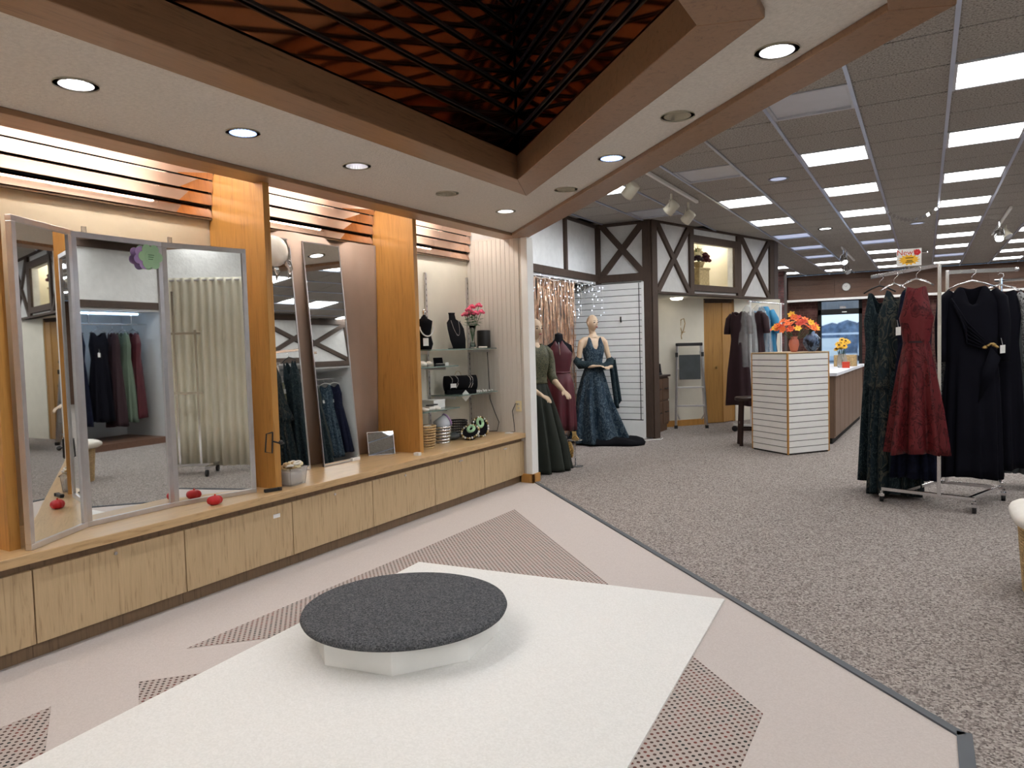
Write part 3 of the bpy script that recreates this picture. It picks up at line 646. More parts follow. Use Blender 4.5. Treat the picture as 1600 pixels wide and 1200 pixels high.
# ================================================================ shelf bay
for i,y in enumerate((5.66,6.385)):
    t=thing('shelf_standard',['slotted steel shelf standard in the middle of the shelf bay','slotted steel shelf standard in the corner of the beadboard wall'][i],'shelf rail',(-4.2,y,.6),0,'shelf standards')
    B(.0,.015,-.013,.013,0,1.54).build('rail','alu',t)
    me=B(.015,.0155,-.003,.003,0,.02).mesh('slot'); me.materials.append(MT['slot'])
    for k in range(28): inst(me,'slot',t,(0,0,.04+k*.053))
SH=[(5.25,6.405,-3.86,1.385,'upper glass shelf with the necklace stand and the roses'),(5.68,6.405,-3.86,.94,'lower glass shelf with the black bracelet roll'),(4.95,5.62,-3.81,1.232,'upper short glass shelf beside the fin'),(4.95,5.62,-3.81,.838,'lower short glass shelf with white trays beside the fin')]
for y0,y1,x1,z,lab in SH:
    t=thing('glass_shelf',lab,'shelf',(-4.185,y0,z),0,'glass shelves')
    B(0,x1+4.185,0,y1-y0,0,.010).build('pane','glassedge',t)
    for yy in (y0+.06,y1-.03): MB().prism([(0,-.004),(.25,-.004),(.25,.004),(0,.004)],-.03,-.001).build('bracket','alu',t,loc=(0,yy-y0,0))
def bust_neck(loc,label,h=.2,w=.07,lean=.35,rz=0,chain='chrome'):
    t=thing('necklace_stand',label,'necklace stand',loc,rz)
    rings=[]
    for s,wx,dy in((0,w*.75,.05),(.25,w*.95,.03),(.55,w*1.0,.0),(.72,w*.85,-.03),(.82,w*.42,-.05),(.95,w*.36,-.058),(1,w*.42,-.06)):
        z=s*h; rings.append([(wx*math.cos(2*PI*i/16),-dy*lean/.35*1.0+.018*math.sin(2*PI*i/16),z) for i in range(16)])
    MB().loft(rings).build('bust','velvet',t,True)
    MB().tube([(w*.42*math.cos(a),.02-.075*max(0,-math.sin(a))-.0,h*.78+h*.42*min(0,math.sin(a))) for a in [PI+PI*i/14 for i in range(15)]],.003,5).build('necklace',chain,t)
    MB().lathe([(w*.9,0),(w*.9,.006),(.01,.01)],18).build('base','velvet',t)
    return t
Q=1.396
t=bust_neck((-4.02,5.90,Q),'tall black necklace stand with a silver necklace on the upper glass shelf',.36,.09,.5,R(60))
MB().ball((.02,-.06,.06),.007).build('earring','chrome',t); MB().ball((-.01,-.06,.06),.007).build('earring','chrome',t)
t=thing('jewelry_torso','small black torso form with pearls at the left end of the upper glass shelf','torso form',(-4.0,5.36,Q),R(60)); t.scale=(1.7,1.7,1.75)
MB().lathe([(.035,0),(.045,.03),(.033,.08),(.042,.13),(.045,.15),(.018,.165),(.014,.175)],18).build('torso','velvet',t,True); MB().lathe([(.01,.175),(.012,.20),(.004,.215)],10).build('neck_cap','chrome',t,True)
MB().tube([(.04*math.cos(a),-.03-.012*math.sin(a)*-1,.12+.05*math.sin(a)) for a in [PI+PI*i/10 for i in range(11)]],.004,5).build('pearls','paper',t); B(-.03,.0,-.05,-.047,.02,.06).build('tag','paper',t)
t=thing('glass_bottle','clear crystal bottle with white base behind the necklace stand','bottle',(-4.08,6.05,Q)); 
MB().lathe([(.04,0),(.042,.09),(.03,.1)],14).build('base','paper',t,True); MB().lathe([(.03,.1),(.026,.16),(.016,.2),(.012,.26),(.018,.28)],14).build('neck','plastic',t,True)
# roses in a vase
def flower(m_p,m_l,c,r,rnd,npet=9):
    for k in range(npet):
        a=k*2.4; q=r*(.25+.75*k/npet); z=r*.6*(1-k/npet)
        m_p.ball((c[0]+q*.7*math.cos(a),c[1]+q*.7*math.sin(a),c[2]+z),r*.42,r*.42,r*.34,7,5)
t=thing('rose_vase','pink roses in a slim glass vase on the upper glass shelf','flowers',(-4.0,6.17,Q)); t.scale=(1.15,1.15,1.15)
MB().lathe([(.028,0),(.03,.01),(.018,.06),(.022,.16),(.03,.20),(.027,.2),(.02,.16),(.016,.06),(.02,.012)],16).build('vase','glass',t,True)
RS=[(-.05,-.04,.29),(.0,-.05,.33),(.05,-.02,.30),(-.02,.03,.36),(.04,.05,.37),(-.07,.02,.30),(.0,.0,.30),(.07,.04,.31)]
for c in RS:
    m=MB(); flower(m,None,c,.036,0); s=m.build('rose','pink',t,True); MB().tube([(0,0,.06),(c[0]*.4,c[1]*.4,.2),c],.0025,5).build('stem','green',s)
m=MB()
for k in range(90):
    a=random.random()*6.28; q=random.uniform(.01,.10); z=random.uniform(.2,.32); d=Vector((math.cos(a),math.sin(a),random.uniform(-.3,.3)))*.03; s=Vector((-math.sin(a),math.cos(a),0))*.016
    c=Vector((q*math.cos(a),q*math.sin(a),z)); m.add([c-d,c+s,c+d,c-s],[(0,1,2,3)])
m.build('leaves','green',t)
t=thing('black_speaker','small black cylinder speaker beside the roses','speaker',(-3.96,6.32,Q)); t.scale=(1.25,1.25,1.5); MB().lathe([(.052,0),(.055,.004),(.055,.118),(.05,.122)],24).build('shell','black',t,True); MB().lathe([(.045,.122),(.002,.1225)],20,cap=False).build('top','void',t)
tag(MB().box(-.02,.02,-.06,.06,0,.018).build('folded_cloth','cloth',None,bev=.008,loc=(-3.905,6.21,Q)),'small white folded cloth below the roses','cloth')
# speaker cord
tag(MB().tube([(-3.97,6.395,1.39),(-3.965,6.40,1.2),(-3.96,6.40,1.0),(-3.955,6.40,.86),(-3.90,6.40,.72),(-3.85,6.395,.62),(-3.87,6.385,.53),(-4.0,6.36,.521)],.004,6).build('power_cord','black',None,True),'black power cord hanging from the speaker to the bench','cord')
t=thing('wall_outlet','ivory wall outlet on the beadboard wall','outlet',(-3.62,6.418,.79)); B(-.035,.035,-.006,.0,-.055,.055).build('plate','creamflower',t,bev=.003)
for z in(-.02,.02): B(-.012,.012,-.008,-.006,z-.012,z+.012).build('socket','off_white',t)
tag(MB().tube([(-3.62,6.40,.81),(-3.64,6.385,.82),(-3.68,6.385,.74),(-3.665,6.385,.62),(-3.655,6.38,.53),(-3.70,6.36,.521)],.004,6).build('power_cord','black',None,True),'black plug-in cord below the ivory outlet','cord')
tag(MB().lathe([(.045,0),(.045,.006),(.038,.008)],20).build('saucer','paper',None,True,loc=(-3.70,6.34,.516)),'small white round pad on the bench below the outlet','pad')
# ring box, tulle, bracelet roll, trays
t=thing('ring_box','open black jewelry box with a white card on the upper short shelf','jewelry box',(-3.93,5.48,1.2425),R(55)); MB().box(-.045,.045,-.03,.03,0,.018).build('tray','black',t); MB().obox((0,.035,.045),(.045,0,0),(0,.012,.03),(0,.003,-.0012)).build('lid','velvet',t); B(-.035,.035,-.015,-.005,.018,.022).build('bracelet','chrome',t); B(-.035,.035,.008,.018,.018,.022).build('bracelet','chrome',t); B(.05,.08,-.03,-.027,0,.03).build('card','paper',t)
m=MB()
for k in range(9): m.ball((random.uniform(-.05,.05),random.uniform(-.07,.07),.018+random.random()*.015),.03,.035,.02,8,5)
tag(m.build('tulle_bundle','cloth',None,True,loc=(-3.93,5.22,1.2425)),'crumpled white tulle on the upper short shelf','tulle')
t=thing('bracelet_roll','black velvet bracelet roll with silver bracelets on the lower glass shelf','bracelet display',(-4.0,5.92,1.03),R(-42)); t.scale=(1.15,1.15,1.3)
MB().tube([(0,-.14,.02),(0,.14,.02)],.058,22).build('roll','velvet',t,True); B(-.05,.05,-.13,.13,-.06,-.03).build('foot','velvet',t)
for y in(-.09,-.04,.07,.09): MB().tube([(.06*math.cos(2*PI*i/20),y+.01*math.sin(i),.02+.06*math.sin(2*PI*i/20)) for i in range(21)],.003,5).build('bracelet','chrome',t)
B(.061,.063,-.10,-.05,-.01,.02).build('tag','paper',t); MB().obox((.06,.03,-.075),(.001,0,0),(0,.022,.022),(0,-.022,.022)).build('tag','paper',t)
m=MB(); 
for k in range(40): m.ball((random.uniform(-.08,.10),random.uniform(-.18,.2),.008),.012,.014,.008,6,4)
o=m.build('pearl_strands','paper',None,True,loc=(-3.98,6.16,.951)); tag(o,'loose white pearl strands on the lower glass shelf','pearls'); o['kind']='stuff'
tag(MB().tube([(-4.1+.0*i,6.03+.06*math.cos(2*PI*i/24),1.10+.07*math.sin(2*PI*i/24)) for i in range(25)],.0025,5).build('headband','gold',None,True,loc=(0,0,0)),'thin gold headband standing behind the bracelet roll','headband')
t=thing('white_gift_box','white box on the lower short shelf','box',(-4.0,5.46,.8485)); B(-.07,.07,-.09,.09,0,.075).build('carton','paper',t,bev=.003); B(-.072,.072,-.092,.092,.058,.078).build('lid','paper',t,bev=.003)
m=MB()
for k in range(12): m.ball((random.uniform(-.05,.05),random.uniform(-.12,.16),.014),.035,.04,.018,8,5)
tag(m.build('tissue_bundle','cloth',None,True,loc=(-3.88,5.2,.8485)),'white tissue and beads on the lower short shelf','tissue')
tag(MB().box(-.02,.02,-.07,.07,.0,.012).build('black_comb','black',None,bev=.004,loc=(-3.9,5.3,.885)),'black hair comb lying on the white tissue','comb')
def woven(name,label,loc,rx,ry,h,mat,rings=9,st=22,taper=.85,group=None):
    t=thing(name,label,'basket',loc,0,group)
    for k in range(rings):
        s=k/(rings-1); q=taper+(1-taper)*s
        MB().tube([((rx*q+.003*(-1)**i)*math.cos(2*PI*i/(2*st)),(ry*q+.003*(-1)**i)*math.sin(2*PI*i/(2*st)),.006+s*h) for i in range(2*st+1)],h/rings*.42,6).build('weave',mat,t,True)
    me=MB()
    for i in range(st):
        a=2*PI*i/st; me.tube([(rx*taper*math.cos(a),ry*taper*math.sin(a),0),(rx*math.cos(a),ry*math.sin(a),h)],.003,5)
    me.build('stakes',mat,t)
    MB().lathe([(.001,.003),(rx*taper,.003)],20,cap=False).build('bottom',mat,t)
    return t
woven('wicker_basket','small brown wicker basket on the bench beside the fin',(-3.88,5.17,.515),.08,.09,.19,'wicker')
m=MB(); [m.ball((random.uniform(-.03,.03),random.uniform(-.04,.04),0),.03,.03,.02,8,5) for k in range(6)]
tag(m.build('ribbon_rolls','cloth',None,True,loc=(-3.88,5.17,.70)),'pale ribbons in the small wicker basket','ribbon')
woven('wire_basket','round silver wire basket on the bench',(-3.95,5.50,.515),.095,.095,.15,'chrome',6,26,.75)
t=thing('lilac_ribbon','lilac and white ribbon spool in the wire basket','ribbon',(-3.95,5.51,.63),R(20)); t.scale=(1.3,1.3,1.3); MB().tube([(-.03,-.02,.03),(.03,.03,.075)],.045,18).build('spool','cladding',t,True); MB().tube([(.03,.03,.075),(.036,.036,.08)],.05,18).build('flange','purple',t)
woven('black_wire_basket','black mesh basket in the corner of the bench',(-4.09,5.95,.515),.10,.13,.15,'black',7,30,.95)
tag(MB().ball((0,0,.035),.07,.09,.035,14,8).build('gray_pouch','grayc',None,True,loc=(-3.97,5.72,.516)),'dark gray pouch in front of the black mesh basket','pouch')
def necklace_pad(label,loc,rz,tilt):
    t=thing('necklace_pad',label,'necklace display',loc,rz); t.scale=(1.35,1.35,1.35); a=R(tilt); up=Vector((0,math.sin(a),math.cos(a))); n=Vector((0,-math.cos(a),math.sin(a))); sx=Vector((1,0,0))
    P=[sx*(.065*math.cos(2*PI*i/24)*(1.05 if math.sin(2*PI*i/24)>0 else .9))+up*(.075+.075*math.sin(2*PI*i/24)*(1 if math.sin(2*PI*i/24)>0 else 1)) for i in range(24)]
    MB().loft([[p+n*.012 for p in P],[p-n*.006 for p in P]][::-1]).build('pad','velvet',t)
    MB().tube([sx*.022*math.cos(2*PI*i/16)+up*(.105+.03*math.sin(2*PI*i/16))+n*.013 for i in range(17)],.012,6).build('pendant','lgreen',t,True)
    for i in range(22):
        q=2*PI*i/22; c=sx*.063*math.cos(q)+up*(.075+.072*math.sin(q))+n*.014
        MB().ball(tuple(c),.008,.007,.009,6,4).build('stone',['paper','gold','creamflower'][i%3],t,True)
    MB().beam(-n*.0+Vector((0,.02,.0)),Vector((0,.07,.0)),.05,.006).build('foot','velvet',t)
    return t
necklace_pad('black necklace pad with a green pendant, standing upright on the bench',(-3.81,5.98,.516),R(62),14)
necklace_pad('black necklace pad with a green pendant, tilted back on the bench',(-3.80,5.74,.516),R(20),55)
# ================================================================ rug and fitting platform
o=MB().prism([(-2.858,3.686),(-.931,3.837),(-.842,2.175),(-.76,.6),(-2.63,.5)],.0085,.018).build('white_rug','rug'); tag(o,'large white rug on the fitting area floor','rug')
t=thing('fitting_platform','low octagonal white platform with a round gray carpeted top on the rug','platform',(-2.185,2.70,.018))
oc=[(.45*math.cos(R(22.5+45*i+8)),.45*math.sin(R(22.5+45*i+8))) for i in range(8)]
for i in range(8):
    a,b=oc[i],oc[(i+1)%8]; d=Vector((b[0]-a[0],b[1]-a[1],0)).normalized(); n=Vector((d.y,-d.x,0))
    MB().beam(Vector((*a,.064))-n*.009,Vector((*b,.064))-n*.009,.018,.128).build('side_panel','white',t,bev=.002)
MB().lathe([(.47,.118),(.488,.122),(.494,.135),(.488,.15),(.475,.155),(.002,.157)],72).build('carpeted_top','gray_pad',t,True)
# ================================================================ garments
def lerp_rows(rows,n):
    out=[]; m=len(rows)-1
    for k in range(n+1):
        s=k/n*m; i=min(int(s),m-1); q=s-i; q=q*q*(3-2*q)*.5+q*.5
        out.append([a+(b-a)*q for a,b in zip(rows[i],rows[i+1])])
    return out
def dress_mesh(rows,n=64,levels=26,pl=11,top=None,ph=0.,wav=.0,seed=1):
    """rows bottom to top: z, half width, half depth, pleat depth, centre x, centre y; top(theta)-> extra height of the top edge"""
    rd=random.Random(seed); R_=lerp_rows(rows,levels); rings=[]
    f1=[rd.uniform(0,6.28) for _ in range(4)]
    for k,(z,w,d,a,cx,cy) in enumerate(R_):
        ring=[]; s=k/levels
        for i in range(n):
            th=2*PI*i/n
            rip=1+1.35*a*(math.sin(pl*th+f1[0]+.6*s)+.45*math.sin((pl*2-3)*th+f1[1])+.3*math.sin(5*th+f1[2]+2*s))
            c,sn=math.cos(th),math.sin(th)
            c2=math.copysign(abs(c)**.8,c); s2=math.copysign(abs(sn)**.8,sn)
            dz=0
            if top: dz=top(th)*max(0,(s-.72)/.28)**1.5
            ring.append((cx+w*c2*rip,cy+d*s2*(1+(rip-1)*2.2),z+dz+(wav*math.sin(3*th+f1[3]) if k==0 else 0)))
        rings.append(ring)
    m=MB(); m.loft(rings,cap=False); return m
def vneck(front,back,arm):     # -y is the front; dips at front, back and the armholes
    def g(th):
        c,s=math.cos(th),math.sin(th)
        k=abs(c)
        sh=math.exp(-((k-.55)/.20)**2)            # shoulder peaks
        z=-(front if s<0 else back)*math.exp(-(c/.34)**2)-arm*max(0,(k-.74)/.26)**1.3
        return z+.0*sh
    return g
def solid(o,t=.004):
    s=o.modifiers.new('thick','SOLIDIFY'); s.thickness=t; return o
def hanger(t,z,w=.19,mat='plastic',hook='chrome',dy=0):
    MB().tube([(-w,dy,z-.05),(-w*.5,dy,z-.01),(0,dy,z+.012),(w*.5,dy,z-.01),(w,dy,z-.05)],.007,6).build('arm',mat,t,True)
    MB().tube([(0,dy,z+.01),(0,dy,z+.045),(.012,dy,z+.06),(.03,dy,z+.075),(.028,dy,z+.1),(.006,dy,z+.108),(-.012,dy,z+.095)],.003,6).build('hook',hook,t,True)
def hang_dress(name,label,loc,rz,mat,rows,ztop,top=None,sleeves=None,smat=None,pl=9,seed=1,cat='dress',group=None,hng='plastic',tagp=None,w=.18):
    t=thing(name,label,cat,loc,rz,group)
    o=dress_mesh(rows,64,26,pl,top,seed=seed,wav=.01).build('gown',mat,t,True); solid(o)
    if sleeves:
        for s in(-1,1):
            P=[(s*p[0],p[1],p[2]) for p in sleeves[0]]; MB().tube(P,sleeves[1],14).build('sleeve',smat or mat,t,True)
    if tagp:
        g=MB().obox((tagp[0],tagp[1],tagp[2]),(.018,0,.002),(0,.0008,0),(0,0,.033)).build('price_tag','paper',t)
        MB().tube([(tagp[0],tagp[1],tagp[2]+.033),(tagp[0]-.01,tagp[1]+.01,tagp[2]+.09)],.001,4).build('tag_string','paper',g)
    return t
def hang_hanger(label,loc,rz,z,group,mat='plastic',w=.19):
    t=thing('clothes_hanger',label,'hanger',loc,rz,group); hanger(t,z,w,mat); return t
# ---- chrome rack in the foreground
RA=math.atan2(-.245,.646)   # long base direction
t=thing('garment_rack','chrome wheeled garment rack carrying the evening dresses','garment rack')
c1,c2,c3,c4=[Vector(p) for p in ((-.317,6.78,0),(-.065,7.33,0),(.57,7.17,0),(.335,6.58,0))]
def bar(a,b,w=.028,h=.028,mat='chrome',name='rail'): return MB().beam(a,b,w,h).build(name,mat,t,bev=.003)
z=Vector((0,0,.115))
bar(c1+z,c4+z,name='base_rail'); bar(c2+z,c3+z,name='base_rail'); bar(c1*.75+c4*.25+z,c2*.75+c3*.25+z,name='base_rail'); bar(c4*.95+c1*.05+z,c3*.95+c2*.05+z,name='base_rail')
p1=(c1+c4)*.5+Vector((.09,.0,0)); p2=(c2+c3)*.5+Vector((-.085,0,0))
p1=Vector((.098,6.63,0)); p2=Vector((.165,7.26,0))
bar(p1+z,p1+Vector((0,0,1.965)),name='upright'); bar(p2+z,p2+Vector((0,0,1.95)),name='upright')
e1=p1+Vector((-.53,.84,0)); e2=p2+Vector((.50,.16,0))
bar(p1+Vector((0,0,1.95)),e1+Vector((0,0,1.95)),.014,.034,'gold' if 0 else 'chrome','arm'); bar(p2+Vector((0,0,1.935)),e2+Vector((0,0,1.935)),.014,.034,'chrome','arm')
MB().ball((e2.x+.005,e2.y,1.935),.02,.02,.02).build('end_cap','chrome',t,True)
for c in(c1,c2,c3,c4):
    w=MB().tube([(c.x-.014,c.y+.02,.034),(c.x+.014,c.y+.02,.034)],.034,16).build('caster','black',t,True)
    MB().tube([(c.x,c.y,.10),(c.x,c.y+.01,.06)],.012,8).build('stem','chrome',w); MB().box(c.x-.02,c.x+.02,c.y-.01,c.y+.035,.05,.075).build('fork','chrome',w)
def on1(s): return p1+Vector((-.53,.84,0))*s
RD=math.atan2(.84,-.53)-PI/2        # hanging square to the arm
G='dresses on the chrome rack'
gown=lambda zb,zt,wb,ww,ws,amp=.09,d=.09:[[zb,wb,d*1.5,amp,0,0],[zb+(zt-zb)*.35,wb*.85,d*1.25,amp*.9,0,0],[zb+(zt-zb)*.60,ww*1.1,d,amp*.5,0,0],[zb+(zt-zb)*.70,ww,d*.85,amp*.2,0,0],[zb+(zt-zb)*.86,ws*1.02,d*.85,.02,0,0],[zt,ws*.85,d*.45,.0,0,0]]
q=on1(.80); hang_dress('evening_dress','dark teal floral long dress with straps, leftmost on the rack',(q.x-.03,q.y,0),R(-8),'tealprint',gown(.09,1.80,.165,.11,.125,.10),1.8,vneck(.20,.1,.14),pl=7,seed=3,group=G,tagp=(.06,-.11,1.38))
hang_hanger('black hanger of the leftmost dark teal dress',(q.x-.03,q.y,0),R(-8),1.845,'hangers on the chrome rack','black',.13)
q=on1(.52); hang_dress('evening_dress','teal and khaki floral long dress with a flared overlay, second on the rack',(q.x-.055,q.y,0),R(-5),'camo',[[.03,.20,.13,.10,0,0],[.55,.18,.12,.09,0,0],[.93,.155,.11,.05,0,0],[.97,.20,.13,.10,0,0],[1.15,.165,.10,.06,0,0],[1.38,.12,.085,.02,0,0],[1.6,.13,.08,.01,0,0],[1.80,.095,.04,0,.02,0]],1.8,vneck(.1,.08,.12),pl=8,seed=5,group=G)
q_t=bpy.data.objects['evening_dress.001']
o=dress_mesh([[.045,.19,.12,.11,0,0],[.5,.18,.115,.1,0,0],[1.0,.15,.1,.05,0,0],[1.1,.13,.09,.02,0,0]],64,14,8,seed=8).build('underskirt','tealprint',q_t,True)
hang_hanger('clear hanger of the teal and khaki dress',(q.x-.055,q.y,0),R(-5),1.845,'hangers on the chrome rack','plastic',.11)
q=Vector((-.04,6.66,0)); td=hang_dress('evening_dress','burgundy brocade sleeveless midi dress with flared skirt on the rack',(q.x-.02,q.y-.02,0),R(-4),'burg',[[.455,.20,.15,.13,0,0],[.8,.165,.12,.11,0,0],[1.15,.125,.095,.04,0,0],[1.34,.095,.075,.0,0,0],[1.36,.097,.077,0,0,0],[1.58,.125,.08,0,0,0],[1.79,.085,.04,0,0,0]],1.8,vneck(.015,.02,.16),pl=9,seed=9,group=G,tagp=(-.12,-.09,1.44))
MB().loft([[(.1*math.cos(2*PI*i/40),.08*math.sin(2*PI*i/40),z) for i in range(40)] for z in(1.342,1.358)],cap=False).build('waist_seam','maroon',td,True)
hang_hanger('stack of clear hangers above the burgundy dress',(q.x-.02,q.y-.02,0),R(-4),1.845,'hangers on the chrome rack','plastic',.12)
q=on1(.33); hang_dress('evening_dress','black lace-hemmed dress hanging behind the burgundy dress',(q.x+.0,q.y+.06,0),R(-4),'navy',gown(.20,1.78,.17,.12,.13,.11),1.8,vneck(.08,.08,.1),pl=13,seed=12,group=G)
# black dress with brooch on the right arm
q=p2+Vector((.50,.16,0))*.33; RB=R(6)
tb=hang_dress('evening_dress','long black draped dress with a gold brooch on the rack',(q.x+.01,q.y-.13,0),RB,'navyblack',[[.19,.225,.10,.07,0,0],[.6,.215,.10,.055,0,0],[1.0,.20,.09,.03,0,0],[1.20,.185,.085,.01,0,0],[1.45,.19,.085,0,0,0],[1.68,.185,.075,0,0,0],[1.80,.115,.045,0,0,0]],1.8,vneck(.17,.02,.02),
  ([(.15,0,1.765),(.205,0,1.69),(.225,-.01,1.5),(.228,-.02,1.30),(.222,-.03,1.17)],[.03,.05,.048,.043,.04]),pl=12,seed=15,group=G,tagp=(.205,-.085,1.27))
for k in range(6): MB().tube([(-.16+.02*k,-.088-.004*k,1.70-.05*k),(-.05,-.10,1.50-.035*k),(.06,-.103,1.37-.018*k),(.11,-.098,1.30)],.008,6).build('fold','navyblack',tb,True)
m=MB(); 
for k in range(12): m.ball((.125+.055*math.cos(k*1.9)*(.4+.6*(k%3)/2),-.108,1.30+.016*math.sin(k*2.3)),.014,.008,.011,7,5)
m.build('brooch','gold',tb,True)
m=MB(); m.add([(.12,-.10,1.29),(.19,-.10,1.20),(.13,-.118,1.02),(.03,-.10,.82),(.06,-.112,1.1)],[(0,1,2),(0,2,4),(4,2,3)]); solid(m.build('peplum_drape','navyblack',tb,True))
hang_hanger('chrome and clear hangers holding the black draped dress',(q.x+.01,q.y-.13,0),RB,1.835,'hangers on the chrome rack','chrome',.17)
q=p2+Vector((.50,.16,0))*.62
hang_dress('evening_dress','black and white speckled dress hanging behind the black draped dress',(q.x+.07,q.y,0),R(8),'navyblack',gown(.26,1.76,.19,.14,.15,.08),1.8,vneck(.05,.05,.03),([(.13,0,1.73),(.185,0,1.66),(.20,-.01,1.45),(.205,-.02,1.2),(.205,-.02,1.06)],[.03,.046,.044,.042,.04]),'speck',pl=9,seed=21,group=G,tagp=(.2,-.05,.98))
hang_hanger('clear hanger of the black and white speckled dress',(q.x+.07,q.y,0),R(8),1.80,'hangers on the chrome rack','plastic',.16)
q=p2+Vector((.50,.16,0))*.08
hang_dress('evening_dress','speckled black dress seen as a thin edge beside the rack upright',(q.x+.0,q.y+.05,0),R(60),'speck',gown(.5,1.74,.14,.1,.12,.06),1.8,vneck(.05,.05,.05),pl=8,seed=22,group=G)
# sale sign
t=thing('sale_sign','white New sign with a yellow burst above the dresses','sign',(-.12,7.05,1.965),R(4))
B(-.093,.093,-.002,.002,.03,.175).build('card','paper',t)
m=MB(); P=[]
for i in range(28):
    q=.055 if i%2 else .078; P.append((q*1.1*math.cos(2*PI*i/28),-.0035,.082+q*.62*math.sin(2*PI*i/28)))
m.add(P,[tuple(range(28))]); m.build('burst','yellow',t)
def text(s,size,loc,mat,parent,rot=(PI/2,0,0),name='lettering'):
    c=bpy.data.curves.new('txt','FONT'); c.body=s; c.size=size; c.align_x='CENTER'; c.extrude=.0004
    o=bpy.data.objects.new('tmp',c); COL.objects.link(o); bpy.context.view_layer.update()
    me=bpy.data.meshes.new_from_object(o.evaluated_get(bpy.context.evaluated_depsgraph_get())); bpy.data.objects.remove(o)
    me.materials.clear(); me.materials.append(MT[mat]); o=bpy.data.objects.new(name,me); COL.objects.link(o); o.parent=parent; o.location=loc; o.rotation_euler=rot; return o
text('New!',.062,(-.022,-.003,.124),'redor',t)
m=MB()
for k in range(7): m.ball((.062+.014*math.cos(k),-.004,.142+.014*math.sin(k)),.013,.002,.013,8,4)
m.build('rosette','red',t)
for k,(w,zz) in enumerate(((.03,.095),(.022,.072),(.03,.06))): B(-w+.004,w+.004,-.0045,-.0036,zz,zz+.006).build('small_print','void',t)
MB().tube([(0,.003,-.02),(0,.003,.05)],.003,6).build('clip','plastic',t)
# gray dress on another rack at the right edge
t=thing('garment_rack','chrome rack with the slate gray dress at the right picture edge','garment rack',(.95,7.95,0))
for s in(-.35,.55): MB().tube([(s,0,.03),(s,0,1.9)],.014,8).build('upright','chrome',t)
MB().tube([(-.4,0,1.88),(.6,0,1.88)],.012,8).build('rail','chrome',t)
for s in(-.35,.55): B(s-.015,s+.015,-.25,.25,.03,.06).build('foot','chrome',t)
hang_dress('evening_dress','slate gray chiffon dress at the right picture edge',(.80,7.9,0),R(50),'grayc',gown(.14,1.68,.19,.12,.13,.10),1.7,vneck(.06,.06,.06),pl=11,seed=30,tagp=None)
# ================================================================ mannequins
def hand(m,w,dirn,palm,side=1,sc=1.0):
    """palm and five fingers from the wrist w pointing along dirn, palm normal given"""
    d=Vector(dirn).normalized(); n=Vector(palm).normalized(); n=(n-d*n.dot(d)).normalized(); s=d.cross(n)*side; w=Vector(w)
    m.loft([[w+d*a*sc+(s*math.cos(2*PI*i/10)*b+n*math.sin(2*PI*i/10)*c)*sc for i in range(10)] for a,b,c in((-.01,.022,.018),(.03,.034,.015),(.075,.038,.013),(.09,.034,.011))])
    for k,(o,l) in enumerate(((-.028,.066),(-.010,.076),(.010,.072),(.027,.056))):
        a=w+(d*.082+s*o)*sc; b=a+(d*l*.5-n*.006)*sc; c=b+(d*l*.38-n*.02)*sc; m.tube([a,b,c],[.0088*sc,.008*sc,.006*sc],7)
    a=w+(d*.025-s*.03)*sc; m.tube([a,a+(d*.035-s*.022)*sc,a+(d*.065-s*.026-n*.008)*sc],[.0115*sc,.0095*sc,.007*sc],7)
def head(m,c,yawz,tilt=0,sc=1.0):
    N=28; K=22; Rm=Matrix.Rotation(yawz,3,'Z')@Matrix.Rotation(tilt,3,'Y'); c=Vector(c); rings=[]
    for k in range(K+1):
        ph=PI*k/K; z=-math.cos(ph); q=max(.02,math.sin(ph)); ring=[]
        for i in range(N):
            th=2*PI*i/N; x=q*math.cos(th); y=q*math.sin(th)      # -y is the face
            X=x*.073; Y=y*.094; Z=z*.118
            if z<.1:
                e=(.1-z); X*=1-.36*e**1.3; Y*=(1-.06*e) if y<0 else (1-.45*e)
            if y<0:
                fr=(-y)**3
                Y-=fr*(.026*math.exp(-(x/.16)**2-((z+.12)/.17)**2)+.006*math.exp(-(x/.3)**2-((z+.47)/.10)**2)+.010*math.exp(-(x/.3)**2-((z+.80)/.15)**2))
                Y+=fr*.013*math.exp(-((abs(x)-.40)/.18)**2-((z-.08)/.11)**2)
            ring.append(c+Rm@Vector((X,Y,Z))*sc)
        rings.append(ring)
    m.loft(rings)
    for s in(-1,1): m.ball(tuple(c+Rm@Vector((s*.073,.012,-.005))*sc),.010*sc,.018*sc,.03*sc,8,6)
    return Rm
